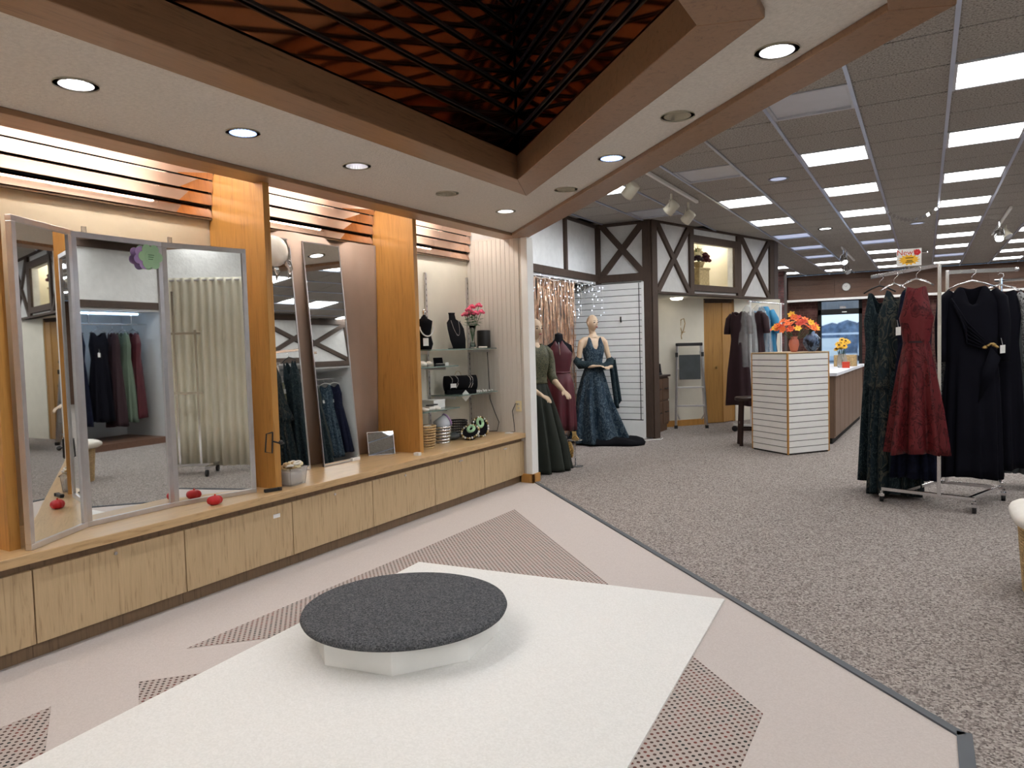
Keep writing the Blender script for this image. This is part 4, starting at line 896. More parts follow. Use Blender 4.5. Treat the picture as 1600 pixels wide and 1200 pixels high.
def mannequin(name,label,loc,rz,parts,headc,hyaw,arms,torso,facing=0,tilt=0):
    t=thing(name,label,'mannequin',loc,rz)
    m=MB(); Rm=head(m,headc,hyaw,tilt)
    hc=Vector(headc); base=Vector(torso[-1][0:3])
    m.tube([base+Vector((0,0,-.03)),base+Vector((0,0,.03)),hc+Rm@Vector((0,.02,-.085)),hc+Rm@Vector((0,.012,-.03))],[.075,.047,.042,.046],16)
    m.loft([[(p[0]+p[3]*math.cos(2*PI*i/24),p[1]+p[4]*math.sin(2*PI*i/24),p[2]) for i in range(24)] for p in torso])
    for pts,rad,palm,side in arms:
        m.tube(pts,rad,12); d=Vector(pts[-1])-Vector(pts[-2]); hand(m,pts[-1],d,palm,side)
    o=m.build('body','skin',t,True); rm=o.modifiers.new('fuse','REMESH'); rm.mode='VOXEL'; rm.voxel_size=.0065; rm.use_smooth_shade=True
    s=o.modifiers.new('sm','SMOOTH'); s.iterations=2; s.factor=.4
    for sx in(-1,1):
        e=MB().ball(tuple(hc+Rm@Vector((sx*.030,-.0795,.008))),.0155,.008,.0075,10,6).build('eye','eye',t,True)
        MB().tube([hc+Rm@Vector((sx*.016,-.090,.030)),hc+Rm@Vector((sx*.031,-.087,.036)),hc+Rm@Vector((sx*.046,-.076,.030))],.0026,6).build('brow','eye',t)
    MB().ball(tuple(hc+Rm@Vector((0,-.0935,-.056))),.019,.007,.008,10,6).build('lips','lips',t,True)
    MB().lathe([(.17,0),(.17,.008),(.02,.014)],24).build('base_plate','chrome',t); MB().tube([(0,.02,.01),(0,.02,.9)],.012,8).build('stand_rod','chrome',t)
    return t
# blue floral mannequin, turned to the right
T=[(0,0,1.0,.10,.08),(0,0,1.14,.105,.078),(0,0,1.27,.135,.09),(0,0,1.36,.15,.088),(0,0,1.43,.155,.07),(0,0,1.465,.12,.055),(0,.005,1.50,.06,.05)]
LA=[(-.07,.0,1.452),(-.135,0,1.438),(-.178,0,1.40),(-.20,.0,1.32),(-.215,.02,1.16),(-.20,.0,1.08),(-.12,-.12,1.07),(-.06,-.165,1.07)]
RA_=[(.07,.0,1.452),(.135,0,1.438),(.178,0,1.40),(.20,0,1.32),(.245,.0,1.16),(.26,-.02,1.09),(.21,-.13,1.05),(.16,-.19,1.05)]
ra=[.04,.046,.047,.042,.036,.036,.028,.022]
tm_=mannequin('mannequin','bald mannequin in a blue floral evening gown with a shawl',(-4.08,9.42,.03),R(48),None,(-.015,-.02,1.672),R(18),[(LA,ra,(0,0,1),1),(RA_,ra,(0,0,1),-1)],T,tilt=0)
tg=thing('evening_gown','blue floral evening gown with a V neckline on the bald mannequin','dress',(-4.08,9.42,.03),R(48))
def vtop(th):
    c,s=math.cos(th),math.sin(th); return -.19*math.exp(-(c/.30)**2)*(1 if s<0 else .6)-.16*max(0,(abs(c)-.72)/.28)
solid(dress_mesh([[.0,.40,.36,.07,.06,0],[.25,.33,.29,.075,.03,0],[.6,.235,.20,.06,.0,0],[.9,.17,.135,.03,0,0],[1.05,.125,.10,.0,0,0],[1.12,.122,.098,0,0,0],[1.28,.155,.115,0,0,0],[1.38,.158,.108,0,0,0],[1.475,.125,.075,0,0,0]],80,30,9,vtop,seed=41,wav=.0).build('gown','blueprint',tg,True),.005)
MB().loft([[(.13*math.cos(2*PI*i/40),.105*math.sin(2*PI*i/40),z) for i in range(40)] for z in(1.06,1.10)],cap=False).build('waistband','tealprint',tg,True)
ts=thing('shawl','blue floral shawl draped over the mannequin arms','shawl',(-4.08,9.42,.03),R(48))
m=MB(); m.tube([(-.20,.03,1.20),(-.235,.03,1.14),(-.215,-.02,1.09),(-.12,-.10,1.09),(0,-.145,1.07),(.10,-.15,1.06),(.20,-.09,1.09),(.265,.0,1.13),(.27,.04,1.17)],[.045,.06,.062,.05,.045,.05,.06,.062,.04],14); m.build('wrap','tealprint',ts,True)
rows=[]
for k in range(9):
    s=k/8; rows.append([(.22+.08*s+.10*(i/10)+.012*math.sin(i*1.9+s),-.05+.05*math.sin(i*1.3)*.6,1.12-.62*s-.05*math.sin(i*.5)) for i in range(11)])
mm=MB(); mm.loft(rows,cap=False,close=False); solid(mm.build('tail','tealprint',ts,True),.006)
# black velvet cloth around the hem
m=MB(); rings=[]
for s,z in((1.0,0),(1.02,.03),(.95,.07),(.8,.09),(.62,.095)):
    rings.append([((.44*s)*math.cos(2*PI*i/48)*(1.25 if math.cos(2*PI*i/48)>0 else .95)+.06,.30*s*math.sin(2*PI*i/48)*(1+.06*math.sin(7*2*PI*i/48)),z*(1+.25*math.sin(5*2*PI*i/48))) for i in range(48)])
m.loft(rings); o=m.build('velvet_drape','velvet',None,True,loc=(-3.96,9.42,0.001)); tag(o,'black velvet cloth bunched on the floor under the blue gown','cloth')
tag(MB().tube([(-3.52,9.75,.006),(-3.45,9.86,.006),(-3.40,9.95,.006),(-3.30,10.0,.006),(-3.29,10.05,.02)],.005,6).build('power_cord','paper',None,True),'thin white cord on the carpet beside the black velvet','cord')
# olive mannequin behind the corner post, seen in profile
L_=[(-.07,0,1.37),(-.135,0,1.353),(-.178,0,1.315),(-.195,-.01,1.23),(-.20,-.03,1.06),(-.185,-.08,.99),(-.14,-.22,.90),(-.12,-.28,.87)]
R__=[(.07,0,1.37),(.135,0,1.353),(.178,0,1.315),(.195,-.01,1.23),(.20,-.03,1.06),(.19,-.10,1.0),(.17,-.24,.93),(.165,-.30,.90)]
T2=[(p[0],p[1],p[2]-.09,p[3],p[4]) for p in T]
to=mannequin('mannequin','bald mannequin in an olive sequin dress beside the white corner post',(-3.79,7.12,0),R(62),None,(0,-.02,1.588),R(0),[(L_,ra,(0,0,1),1),(R__,ra,(0,0,1),-1)],T2)
tg=thing('evening_gown','olive gown with sequin top and dark chiffon skirt beside the corner post','dress',(-3.79,7.12,0),R(62))
solid(dress_mesh([[.012,.33,.30,.07,0,0],[.3,.29,.26,.07,0,0],[.7,.20,.17,.055,0,0],[.98,.125,.105,.01,0,0],[1.02,.12,.10,0,0,0]],96,22,15,seed=44).build('skirt','olive',tg,True),.004)
solid(dress_mesh([[.98,.132,.112,0,0,0],[1.06,.124,.102,0,0,0],[1.2,.155,.118,0,0,0],[1.3,.168,.108,0,0,0],[1.385,.135,.078,0,0,0],[1.425,.075,.065,0,0,0]],64,16,6,lambda th:-.05*math.exp(-(math.cos(th)/.4)**2) if math.sin(th)<0 else 0,seed=45).build('bodice','sequin',tg,True),.004)
for P in(L_,R__): MB().tube([P[0],P[1],P[2],P[3],P[4],P[5]],[.05,.058,.060,.056,.052,.048],14).build('sleeve','sequin',tg,True)
# burgundy halter dress on a black dress form
t=thing('dress_form','black headless dress form under the burgundy halter dress','dress form',(-4.02,8.2,0),R(25))
MB().loft([[(p[1]*math.cos(2*PI*i/28),p[2]*math.sin(2*PI*i/28),p[0]) for i in range(28)] for p in((.75,.15,.11),(.9,.16,.115),(1.05,.115,.09),(1.2,.15,.10),(1.32,.175,.10),(1.40,.16,.08),(1.44,.09,.06),(1.48,.055,.052),(1.54,.05,.05))]).build('torso','velvet',t,True)
MB().lathe([(.052,1.54),(.03,1.556),(.004,1.562)],18).build('neck_cap','black',t,True); MB().tube([(0,0,.02),(0,0,.8)],.014,8).build('pole','chrome',t); MB().lathe([(.15,0),(.15,.012),(.03,.025)],22).build('base','black',t)
t=thing('halter_dress','burgundy halter midi dress on the black dress form','dress',(-4.02,8.2,0),R(25))
solid(dress_mesh([[.33,.19,.16,.05,0,0],[.7,.18,.145,.04,0,0],[.95,.165,.125,.01,0,0],[1.06,.125,.10,0,0,0],[1.2,.158,.112,0,0,0],[1.31,.165,.112,0,0,0],[1.42,.115,.092,0,0,0],[1.46,.085,.075,0,0,0]],64,24,8,lambda th:-.13*max(0,(abs(math.cos(th))-.5)/.5)-.05*math.exp(-(math.cos(th)/.25)**2)*(math.sin(th)<0),seed=47).build('gown','wine',t,True))
MB().tube([(.13*math.cos(2*PI*i/30),.105*math.sin(2*PI*i/30),1.06) for i in range(31)],.012,8).build('sash','wine',t,True); MB().tube([(0,-.075,1.44),(.01,-.115,1.36),(.015,-.118,1.28)],.005,6).build('pendant','chrome',t)
# acrylic stand, leopard bag, gold sandal
t=thing('acrylic_stand','clear acrylic display stand with a gold sandal in front of the dress form','display stand',(-3.50,7.5,0)); MB().lathe([(.09,0),(.09,.006),(.008,.01),(.008,.30),(.09,.305),(.09,.311)],20).build('stand','plastic',t,True)
t=thing('gold_sandal','gold heeled sandal on the acrylic stand','sandal',(-3.50,7.5,.312),R(30))
MB().loft([[(-.035,-.11,.004),(.035,-.11,.004),(.035,-.11,.012),(-.035,-.11,.012)],[(-.04,-.04,.004),(.04,-.04,.004),(.04,-.04,.014),(-.04,-.04,.014)],[(-.022,.05,.05),(.022,.05,.05),(.022,.05,.06),(-.022,.05,.06)],[(-.025,.1,.075),(.025,.1,.075),(.025,.1,.085),(-.025,.1,.085)]]).build('sole','gold',t); MB().tube([(0,.095,.075),(0,.10,.0)],[.012,.005],8).build('heel','gold',t); MB().tube([(-.04,-.06,.012),(0,-.06,.05),(.04,-.06,.012)],.009,6).build('strap','gold',t)
t=thing('leopard_bag','leopard print bag on the floor beside the dress form','bag',(-3.92,8.05,0),R(20)); MB().loft([[(-.12,-.04,0),(.12,-.04,0),(.12,.04,0),(-.12,.04,0)],[(-.13,-.05,.1),(.13,-.05,.1),(.13,.05,.1),(-.13,.05,.1)],[(-.10,-.012,.2),(.10,-.012,.2),(.10,.012,.2),(-.10,.012,.2)]]).build('body',print_fabric('leopard_print',(.30,.18,.05),(.02,.012,.006),30,.08,.6,(1,1,1)),t,bev=.015); MB().tube([(-.07,0,.19),(-.05,0,.28),(.05,0,.28),(.07,0,.19)],.008,6).build('handle','black',t)
# ---- copper tinsel curtain with string lights
t=thing('tinsel_curtain','copper foil tinsel curtain behind the mannequins','tinsel curtain',(-4.32,0,0))
m=MB(); y=6.9
while y<9.32:
    w=random.uniform(.008,.02); x0=random.uniform(-.02,.02); pts=[]
    z0=random.uniform(0,.25)
    for k in range(9): pts.append((x0+random.uniform(-.012,.012),y+random.uniform(-.008,.008),2.27 if k==0 else max(.12,2.27-k*.27+z0)))
    for k in range(8):
        a,b=pts[k],pts[k+1]; tw=random.uniform(-.012,.012)
        m.add([a,(a[0]+tw,a[1]+w,a[2]),(b[0]-tw,b[1]+w,b[2]),b],[(0,1,2,3)])
    y+=random.uniform(.006,.012)
o=m.build('foil_strips','copperfoil',t); o['kind']='stuff'
B(-.02,.02,6.9,9.32,2.27,2.285).build('header','copperfoil',t)
t=thing('string_lights','icicle string lights hanging over the tinsel and the slat panel','string lights',(-4.22,7.0,2.33))
MB().tube([(0.02*math.sin(k),k*.125,-.03-.05*abs(math.sin(k*.9))) for k in range(25)],.004,5).build('cord','paper',t); bl=MB()
for k in range(25):
    y=k*.125; L=random.choice((.12,.25,.35,.45,.2)); x=.03+.03*random.random()
    MB().tube([(x,y,-.05),(x+.01,y+.02,-.05-L*.5),(x,y+.01,-.05-L)],.002,4).build('drop_cord','paper',t)
    for z in [-.08-.09*j for j in range(int(L/.09)+1)]: bl.ball((x+random.uniform(-.03,.03),y+random.uniform(-.05,.05),z+random.uniform(-.04,.04)),.005,.005,.008,6,4)
o=bl.build('bulbs','bulbs',t); o['kind']='stuff'
# ---- white slat panel in the corner
t=thing('slatwall_display','white slatwall panel behind the blue gown mannequin','slatwall panel',(-4.75,10.06,.10),R(1.5))
W_=1.17
for k in range(22): B(0,W_,-.02,0,.18+k*.0915,.18+k*.0915+.084).build('slat','white',t,bev=.002)
B(0,W_,0,.015,.0,2.18).build('backing','slot',t); B(0,W_+.03,-.028,0,-.1,.165).build('kick_board','white',t); B(W_,W_+.035,-.03,.015,-.1,2.195).build('edge_trim','white',t); B(W_-.045,W_-.035,-.024,-.02,.18,2.18).build('edge_gap','slot',t)
B(W_-.33,W_-.315,-.04,-.02,1.62,1.70).build('slat_hook','black',t)
struct(B(-5.9,-4.2,10.13,10.2,0,2.33).build('wall_alcove','whitewall'))
# ================================================================ recess: dresser, ladder, hooks
t=thing('dresser','brown wooden dresser with dark pulls in the recess','dresser',(-4.06,10.25,0))
B(.12,.48,0,.99,.10,.86).build('body','dresser',t); B(.10,.52,-.02,1.01,.86,.89).build('top','stool',t,bev=.004); B(.14,.46,.02,.97,0,.10).build('plinth','dresser',t)
for i in range(3):
    for j in range(2):
        d=B(.48,.50,.015+i*.325,.325+i*.325,.13+j*.37,.47+j*.37).build('drawer','dresser',t,bev=.004); MB().tube([(.502,.10+i*.325,.31+j*.37),(.525,.12+i*.325,.305+j*.37),(.525,.22+i*.325,.305+j*.37),(.502,.24+i*.325,.31+j*.37)],.007,6).build('pull','black',d)
t=thing('cordless_phone','black cordless phone on the dresser','phone',(-3.68,11.12,.89),R(-20)); MB().box(-.03,.03,-.04,.04,0,.03).build('base','black',t,bev=.008); MB().obox((0,.01,.095),(.022,0,0),(0,.014,.003),(0,-.015,.08)).build('handset','black',t,bev=.006)
t=thing('coffee_maker','small dark appliance on the left end of the dresser','appliance',(-3.78,10.75,.89)); MB().lathe([(.06,0),(.065,.02),(.05,.12),(.055,.16),(.03,.19)],16).build('jug','black',t,True); MB().tube([(.05,0,.14),(.1,0,.12),(.1,0,.05),(.055,0,.04)],.008,6).build('handle','black',t)
tag(B(-4.2,-3.95,10.98,11.06,1.42,1.45).build('wall_shelf','alu'),'small gray shelf on the recess wall','shelf')
t=thing('step_ladder','aluminium step ladder with a gray pail shelf leaning in the recess','ladder',(-3.285,11.50,0),R(22))
for s in(-1,1):
    MB().beam((s*.245,0,.03),(s*.19,.17,1.34),.03,.05).build('rail','alu',t,bev=.003); MB().beam((s*.23,.06,.03),(s*.185,.22,1.25),.022,.03).build('rear_rail','alu',t); B(s*.245-.025,s*.245+.025,-.03,.03,0,.05).build('foot','black',t)
    MB().beam((s*.235,.03,.26),(s*.17,.07,.14),.01,.02).build('brace','alu',t)
for z in(.36,.66,.96): s=.24-.04*z; B(-s,s,-.02+.13*z,.07+.13*z,z-.012,z+.012).build('step','alu',t,bev=.003)
B(-.21,.21,.10,.25,1.335,1.385).build('top_cap','black',t,bev=.01); MB().obox((0,.10,.99),(.17,0,0),(0,.006,.0),(0,.025,.20)).build('pail_shelf','grayc',t,bev=.02)
for s in(-1,1): B(s*.205-.02,s*.205+.02,.10,.16,1.16,1.23).build('hinge','black',t)
tag(MB().tube([(0,0,0),(-.03,0,.10),(-.02,0,.22),(.03,0,.24),(.05,0,.16),(.02,0,.04),(-.02,0,-.04),(-.01,0,-.10)],.008,6).tube([(-.04,0,.0),(.05,0,.02)],.006,6).build('wire_hook','wicker',None,True,loc=(-3.50,11.80,1.55)),'twisted wire loop hanging on the recess wall above the ladder','wire loop')
# niche flowers on a stone block
nm=Matrix.Translation(Vector((*a2,0)))@Matrix.Rotation(math.atan2(3.577,1.055),4,'Z')
p=nm@Vector((1.62,.20,2.2)); t=thing('flower_pedestal','small sandstone pillar in the lit window niche','pedestal',p,R(73)); B(-.15,.15,-.1,.1,.0,.36).build('shaft','stone',t,bev=.01); B(-.16,.16,-.11,.11,.36,.385).build('cap','stone',t)
p=nm@Vector((1.62,.20,2.586)); t=thing('flower_pot','pot with cream and dark red flowers on the sandstone pillar','flowers',p,R(73)); MB().lathe([(.06,0),(.075,.05),(.10,.10),(.09,.1)],16).build('pot','stone',t,True)
for k,(c,mt) in enumerate((((-.06,0,.19),'creamflower'),((-.10,-.04,.13),'maroon'),((.12,-.03,.19),'darkred'),((.13,-.05,.12),'darkred'),((.0,.02,.25),'creamflower'))):
    m=MB(); flower(m,None,c,.085,0,11); m.build('bloom',mt,t,True)
m=MB(); [m.tube([(0,0,.08),(random.uniform(-.1,.1),0,.25),(random.uniform(-.12,.12),0,.33)],.006,5) for k in range(6)]; m.build('stems','green',t)
# ================================================================ rolling rack with bagged garments, stool, pedestal
t=thing('rolling_rack','white rolling rack with bagged garments behind the slat pedestal','garment rack',(-2.29,11.25,0),R(80))
for s in(0,1.3): MB().tube([(s,0,.1),(s,0,2.0)],.016,10).build('upright','white',t); 
for s in(0,1.3):
    B(s-.02,s+.02,-.28,.28,.09,.12).build('foot','white',t)
    for yy in(-.26,.26): MB().tube([(s-.015,yy,.045),(s+.015,yy,.045)],.045,14).build('caster','black',t)
MB().tube([(-.08,0,1.985),(1.45,0,1.985)],.013,10).build('rail','chrome',t); MB().tube([(0,0,.105),(1.3,0,.105)],.014,8).build('base_rail','white',t)
G2='garments on the white rolling rack'; dv=Vector((math.cos(R(80)),math.sin(R(80)),0)); b0=Vector((-2.29,11.25,0))
def onr(s): return b0+dv*s
sl=([(.14,0,1.80),(.19,0,1.73),(.215,-.01,1.58),(.22,-.01,1.5)],[.03,.05,.05,.052])
q=onr(-.02); hang_dress('evening_dress','dark maroon dress on the white rolling rack',(q.x-.16,q.y-.02,0),R(-30),'maroon',gown(.42,1.84,.22,.13,.15,.05),1.84,vneck(.06,.03,.02),sl,pl=6,seed=51,group=G2)
q=onr(.14); hang_dress('evening_dress','plum dress under clear film on the rolling rack',(q.x+.02,q.y,0),R(-30),'maroon',gown(.5,1.84,.2,.13,.15,.05),1.84,vneck(.06,.03,.02),sl,pl=6,seed=52,group=G2)
q=onr(-.04); o=dress_mesh([[1.0,.15,.07,.10,0,0],[1.3,.15,.08,.08,0,0],[1.6,.13,.07,.04,0,0],[1.86,.09,.05,0,0,0],[1.93,.02,.02,0,0,0]],56,18,9,seed=53).build('garment_film','film',None,True,loc=(q.x+.0,q.y-.10,0)); o.rotation_euler=(0,0,R(-30)); tag(o,'clear plastic garment bag, left one on the rolling rack','garment bag',G2)
q=onr(.30); o=dress_mesh([[.55,.20,.12,.10,0,0],[1.2,.2,.12,.08,0,0],[1.7,.18,.1,.04,0,0],[1.88,.10,.05,0,0,0],[1.94,.02,.02,0,0,0]],56,18,9,seed=54).build('garment_film','film',None,True,loc=(q.x+.02,q.y-.05,0)); o.rotation_euler=(0,0,R(-30)); tag(o,'clear plastic garment bag, right one on the rolling rack','garment bag',G2)
tag(MB().obox((0,0,0),(.045,0,.02),(0,.002,0),(-.03,0,.06)).build('paper_ticket','paper',None,loc=(onr(.34).x+.02,onr(.34).y-.17,1.72)),'white ticket on the right garment bag','ticket')
q=onr(.55); hang_dress('blue_shirt','bright blue shirt at the far end of the rolling rack',(q.x,q.y,0),R(-30),'skyblue',[[1.1,.2,.09,.05,0,0],[1.5,.19,.09,.02,0,0],[1.75,.18,.08,0,0,0],[1.92,.07,.05,0,0,0]],1.9,None,([(.15,0,1.85),(.21,0,1.72),(.25,0,1.5)],[.04,.06,.06]),pl=6,seed=55,cat='shirt',group=G2)
q=onr(.75); hang_dress('evening_dress','pale blue dress behind the pedestal on the rolling rack',(q.x,q.y,0),R(-30),'bluecloth',gown(.4,1.75,.2,.13,.15,.05),1.75,None,pl=8,seed=56,group=G2)
t=thing('bar_stool','dark wooden stool beside the slat pedestal','stool',(-2.04,9.86,0),R(20)); MB().lathe([(.17,.60),(.18,.61),(.18,.64),(.165,.65),(.002,.652)],28).build('seat','stool',t,True)
for a in range(4):
    c=R(45+90*a); MB().beam((.13*math.cos(c),.13*math.sin(c),.61),(.165*math.cos(c),.165*math.sin(c),0),.035,.035).build('leg','stool',t,bev=.003)
for a in range(4):
    c,d=R(45+90*a),R(135+90*a); z=.22+.08*(a%2); MB().beam((.15*math.cos(c),.15*math.sin(c),z),(.15*math.cos(d),.15*math.sin(d),z),.022,.03).build('stretcher','stool',t)
t=thing('slat_pedestal','white slatted display pedestal with brown corner strips','display pedestal',(-1.427,9.10,0),R(45+6))
S_=.64
for k in range(16):
    z=.02+k*.0755
    B(.012,S_-.01,-.0,.018,z,z+.067).build('slat','white',t,bev=.002); B(0,.018,.012,S_-.01,z,z+.067).build('slat','white',t,bev=.002)
B(.02,S_,.02,S_,.0,1.225).build('core','slot',t); B(-.004,.014,-.004,.014,.01,1.235).build('corner_strip','fin',t); B(S_-.012,S_+.004,-.004,.012,.01,1.235).build('corner_strip','fin',t); B(-.004,.012,S_-.012,S_+.004,.01,1.235).build('corner_strip','fin',t)
B(-.004,S_+.004,-.004,S_+.004,1.225,1.240).build('top','oak',t,bev=.003)
t=thing('autumn_bouquet','orange and yellow silk flowers in a salmon vase on the slat pedestal','flowers',(-1.40,9.42,1.241)); MB().lathe([(.03,0),(.045,.02),(.062,.09),(.055,.14),(.038,.17),(.048,.19),(.044,.19),(.034,.17)],20).build('vase','terracotta',t,True)
rd=random.Random(5)
for k in range(46):
    a=rd.random()*6.28; q=.27*math.sqrt(rd.random()); x=q*math.cos(a); y=q*.75*math.sin(a); z=.22+.21*(1-(q/.3)**2)*rd.uniform(.5,1.05)+.03
    m=MB(); c=Vector((x,y,z)); n=Vector((x*2.0,y*2.0-.35,.45+rd.uniform(-.2,.2))).normalized(); s=n.orthogonal().normalized(); s2=n.cross(s)
    for p in range(6):
        b=2*PI*p/6; e=(s*math.cos(b)+s2*math.sin(b)); f2=(-s*math.sin(b)+s2*math.cos(b)); m.add([c,c+e*.03+f2*.017+n*.006,c+e*.052+n*.012,c+e*.03-f2*.017+n*.006],[(0,1,2,3)])
    m.ball(tuple(c+n*.006),.009,.009,.009,6,4)
    fl_=m.build('bloom',['orange','redor','yellow','orange','redor','orange'][k%6],t)
    if k%3==0: MB().tube([(0,0,.15),(x*.5,y*.5,z*.65),(x,y,z)],.0025,4).build('stem','green',fl_)
t=thing('gazing_ball','blue and black glass ball vase behind the orange flowers','vase',(-1.22,9.62,1.241)); MB().lathe([(.04,0),(.05,.01),(.085,.05),(.105,.11),(.10,.16),(.06,.21),(.035,.225),(.035,.25),(.03,.25)],24).build('body',print_fabric('blue_black_glaze',(.008,.012,.02),(.16,.25,.42),5,.12,.15,(1,1,1)),t,True); MB().lathe([(.03,.25),(.04,.262),(.028,.262)],16).build('lip','black',t,True)
# ================================================================ sales counter
t=thing('sales_counter','long taupe wooden sales counter with a pale top','counter',(-1.03,10.25,0),R(-1.6))
B(-.5,0,0,3.4,.08,.90).build('body','counter',t)
for k in range(7): B(.0,.012,.02+k*.48,.47+k*.48,.10,.90).build('panel','counter',t,bev=.003)
B(-.53,.04,-.03,3.43,.90,.945).build('top','cladding',t,bev=.006); B(-.45,-.03,.03,3.37,0,.08).build('plinth','void',t)
t=thing('sunflower_vase','yellow sunflowers in a clear jar on the sales counter','flowers',(-1.10,12.05,.945)); MB().lathe([(.06,0),(.07,.03),(.07,.14),(.05,.19),(.055,.21),(.05,.21),(.045,.19),(.065,.14),(.065,.03),(.055,.006)],20).build('jar','plastic',t,True)
for k in range(12):
    a=k*2.4; q=.10*math.sqrt(k/12); x,y,z=q*math.cos(a),q*math.sin(a),.33-.6*q*q/.1+.05*(k%3); m=MB(); c=Vector((x,y,z)); n=Vector((x*3,y*3-.6,.5)).normalized(); s=n.orthogonal().normalized(); s2=n.cross(s)
    for p in range(9):
        b=2*PI*p/9; e=(s*math.cos(b)+s2*math.sin(b)); f2=(-s*math.sin(b)+s2*math.cos(b)); m.add([c,c+e*.03+f2*.012,c+e*.055,c+e*.03-f2*.012],[(0,1,2,3)])
    o=m.build('bloom','yellow',t); MB().ball(tuple(c+n*.008),.018,.018,.012,7,5).build('centre','dresser',o,True); MB().tube([(0,0,.05),tuple(c)],.003,4).build('stem','green',o)
t=thing('orange_box','small orange carton on the counter before the sunflowers','carton',(-1.03,11.85,.945),R(10)); B(-.05,.05,-.04,.04,0,.09).build('box','redor',t,bev=.003); B(-.052,.052,-.042,.042,.075,.092).build('lid','redor',t,bev=.002)
t=thing('cardboard_box','tan cardboard box at the far end of the counter','box',(-1.1,12.6,.945)); B(-.16,.16,-.12,.12,0,.18).build('carton','wicker',t,bev=.003); B(-.165,.165,-.02,.02,.175,.183).build('tape','paper',t)
t=thing('wall_clock','round white wall clock on the brown fascia','clock',(-1.89,21.96,2.80)); MB().tube([(0,0,0),(0,-.04,0)],.115,24).build('case','alu',t,True); MB().tube([(0,-.041,0),(0,-.043,0)],.10,24).build('face','paper',t); MB().beam((0,-.045,0),(.03,-.045,.05),.008,.003).build('hand','void',t); MB().beam((0,-.045,0),(-.05,-.045,.03),.006,.003).build('hand','void',t)
# wicker hamper at the right edge
t=woven('wicker_hamper','wicker hamper with a white cushion at the right picture edge',(.69,4.70,0),.245,.245,.36,'wicker',22,44,.9)
m=MB(); rings=[]
for k in range(11):
    ph=PI*k/10; q=max(.02,math.sin(ph))**.6; rings.append([(.29*q*math.copysign(abs(math.cos(a))**.6,math.cos(a)),.29*q*math.copysign(abs(math.sin(a))**.6,math.sin(a)),.065-.065*math.cos(ph)+.012*math.sin(3*a)*q) for a in [2*PI*i/40 for i in range(40)]])
m.loft(rings); o=m.build('cushion','cloth',None,True,loc=(.69,4.70,.355)); tag(o,'white cushion lying on the wicker hamper','cushion')
# ================================================================ right side of the shop, seen in the mirrors
X0=2.9
rw=timber_wall('wall_right','half-timbered right wall above the dress alcoves',(X0,15.0),(X0,1.6),2.16,CZ,
 [((0,2.21),(13.4,2.21),.11),((0,3.10),(13.4,3.10),.12)]+[((15-y,2.16),(15-y,CZ),.13) for y in(13.4,11.5,9.6,7.62,5.0)]+[((15-11.45,2.27),(15-9.65,3.04),.09),((15-11.45,3.04),(15-9.65,2.27),.09),((15-9.5,2.27),(15-7.7,3.04),.09),((15-9.5,3.04),(15-7.7,2.27),.09)])
struct(B(3.9,4.0,1.6,15,0,2.2).build('wall_alcove_back','whitewall')); struct(B(X0,4.0,1.6,15,2.12,2.16).build('ceiling_alcove','whitewall'))
for y in(5.0,7.62,9.6,11.5,13.4): struct(B(X0,4.0,y-.05,y+.05,0,2.12).build('wall_alcove_divider','whitewall'))
struct(B(X0-.02,4.0,1.6,15,0,.10).build('trim_alcove','panel'),'raised dark wooden floor of the dress alcoves')
t=thing('alcove_lamp','cool strip lamp inside the blue-lit dress alcove','lamp',(3.15,6.3,2.10)); B(-.03,.03,-1.1,1.1,0,.02).build('housing','white',t); MB().tube([(0,-1.05,-.012),(0,1.05,-.012)],.013,8).build('tube',emit('cool_tube',(.5,.72,1),14),t)
t=thing('alcove_rail','chrome hanging rail in the blue-lit alcove','rail',(3.25,0,1.93)); MB().tube([(0,5.05,0),(0,7.57,0)],.014,8).build('rod','chrome',t)
for y in(5.6,6.6,7.3): MB().tube([(0,y,0),(0,y,.19)],.008,6).build('hanger_rod','chrome',t)
al=[(5.35,'olive','olive',0),(5.6,'tealprint','dark green floral',0),(5.95,'bluecloth','teal blue',0),(6.11,'maroon','dark plum',0),(6.38,'navy','navy lace',-90),(6.74,'navyblack','navy black',-84),(6.98,'maroon','maroon',5),(7.15,'sage','sage green',0),(7.32,'wine','wine red',-4)]
for k,(y,mt,nm_,rz_) in enumerate(al): hang_dress('evening_dress',nm_+' dress on the rail of the blue-lit alcove',(3.25,y,0),R(rz_),mt,gown(.32+.05*(k%3),1.80,.18,.12,.14,.08,.075),1.8,vneck(.08,.05,.04),pl=9,seed=60+k,group='dresses in the blue-lit alcove',tagp=(.05,-.1,1.45)); hang_hanger('clear hanger of the '+nm_+' dress in the blue-lit alcove',(3.25,y,0),R(rz_),1.835,'hangers in the blue-lit alcove','plastic',.13)
t=thing('alcove_rail','chrome hanging rail in the farther alcoves','rail',(3.2,0,1.93)); MB().tube([(0,7.7,0),(0,13.3,0)],.014,8).build('rod','chrome',t); MB().tube([(0,9.6,0),(.2,9.6,.0)],.01,6).build('bracket','chrome',t)
bl_=['olive','navyblack','sage','bluecloth','tealprint','navy','sequin','olive','blueprint','navy','tealprint','sage','bluecloth','olive']
nmz={'olive':'olive','navyblack':'black','sage':'sage green','bluecloth':'royal blue','tealprint':'teal floral','navy':'navy lace','sequin':'olive sequin','blueprint':'blue floral'}
YS=[7.95,8.28,8.61,8.94,9.25,9.95,10.28,10.61,10.94,11.2,11.85,12.2,12.55,12.9]
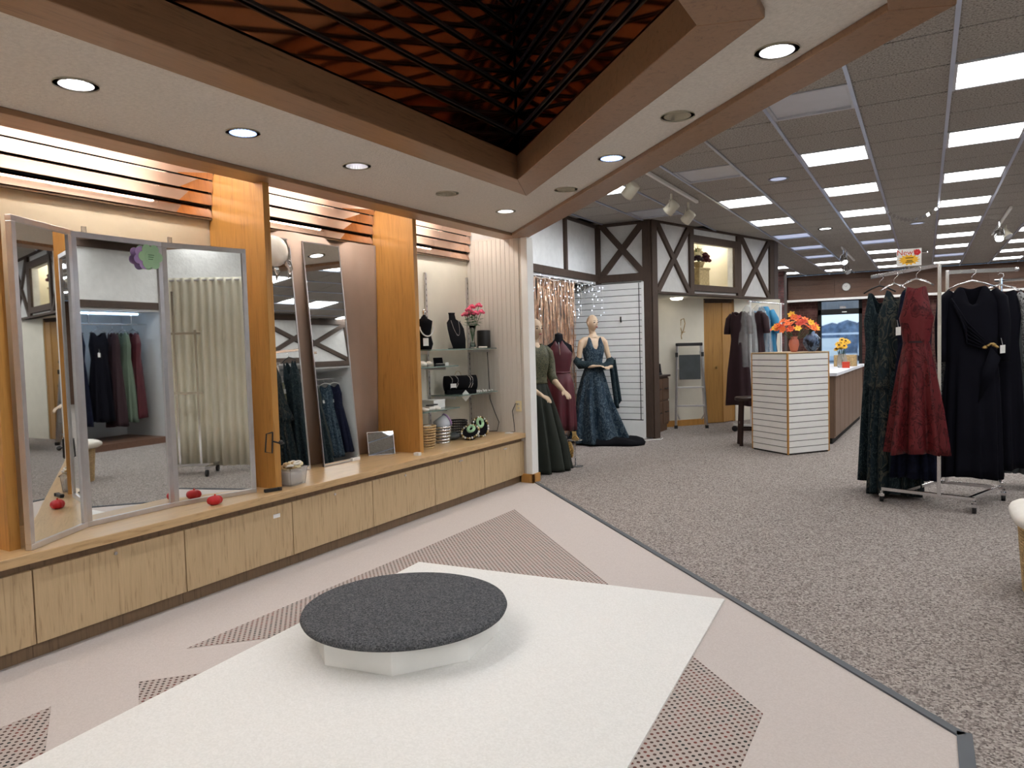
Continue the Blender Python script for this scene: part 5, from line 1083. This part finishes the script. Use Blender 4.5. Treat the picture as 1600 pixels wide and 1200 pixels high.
OR=['first','second','third','fourth','fifth','sixth','seventh','eighth','ninth','tenth','eleventh','twelfth','thirteenth','fourteenth']
for k,mt in enumerate(bl_):
    hang_dress('evening_dress',nmz[mt]+' dress, '+OR[k]+' from the near end of the farther alcove rail',(3.2,YS[k],0),R(-35),mt,gown(.25+.06*(k%2),1.80,.19,.12,.14,.08,.075),1.8,vneck(.08,.05,.04),pl=9,seed=80+k,group='dresses in the farther alcoves',tagp=(.05,-.1,1.45)); hang_hanger('clear hanger of the '+OR[k]+' dress on the farther alcove rail',(3.2,YS[k],0),R(-35),1.835,'hangers in the farther alcoves','paper',.13)
# ivory curtain and empty grid rack opposite the mirror
c0,c1_=Vector((1.35,2.75,0)),Vector((.53,4.22,0)); dC=(c1_-c0); m=MB(); rows=[]
for z in(.06,.6,1.2,1.8,2.26,2.33):
    rows.append([tuple(c0+dC*(i/90)+Vector((dC.y,-dC.x,0)).normalized()*(.028*math.sin(i*1.25+.4*math.sin(i*.3))*(1 if z<2.1 else .5))+Vector((0,0,z))) for i in range(91)])
m.loft(rows,cap=False,close=False); t=thing('ivory_curtain','ivory fitting room curtain reflected in the mirror','curtain'); solid(m.build('fabric','ivory',t,True),.003); MB().tube([c0+Vector((0,0,2.30)),c1_+Vector((0,0,2.30))],.012,8).build('rod','alu',t)
t=thing('grid_rack','empty chrome rack before the ivory curtain','garment rack',(.80,3.28,0),math.atan2(dC.y,dC.x))
for s,h in((-.38,1.66),(-.13,1.72),(.12,2.15),(.36,1.7)): B(s-.012,s+.012,-.012,.012,.12,h).build('upright','chrome',t)
for z in(1.65,.95): B(-.42,.42,-.01,.01,z,z+.025).build('cross_bar','chrome',t)
B(-.5,.5,-.02,.02,.10,.13).build('base_rail','chrome',t)
for s in(-.48,.48):
    B(s-.02,s+.02,-.2,.2,.09,.12).build('foot','chrome',t)
    for y in(-.19,.19): MB().tube([(s-.012,y,.04),(s+.012,y,.04)],.04,12).build('caster','black',t)
MB().ball((-.52,0,1.665),.035,.03,.02).build('end_clip','plastic',t,True)
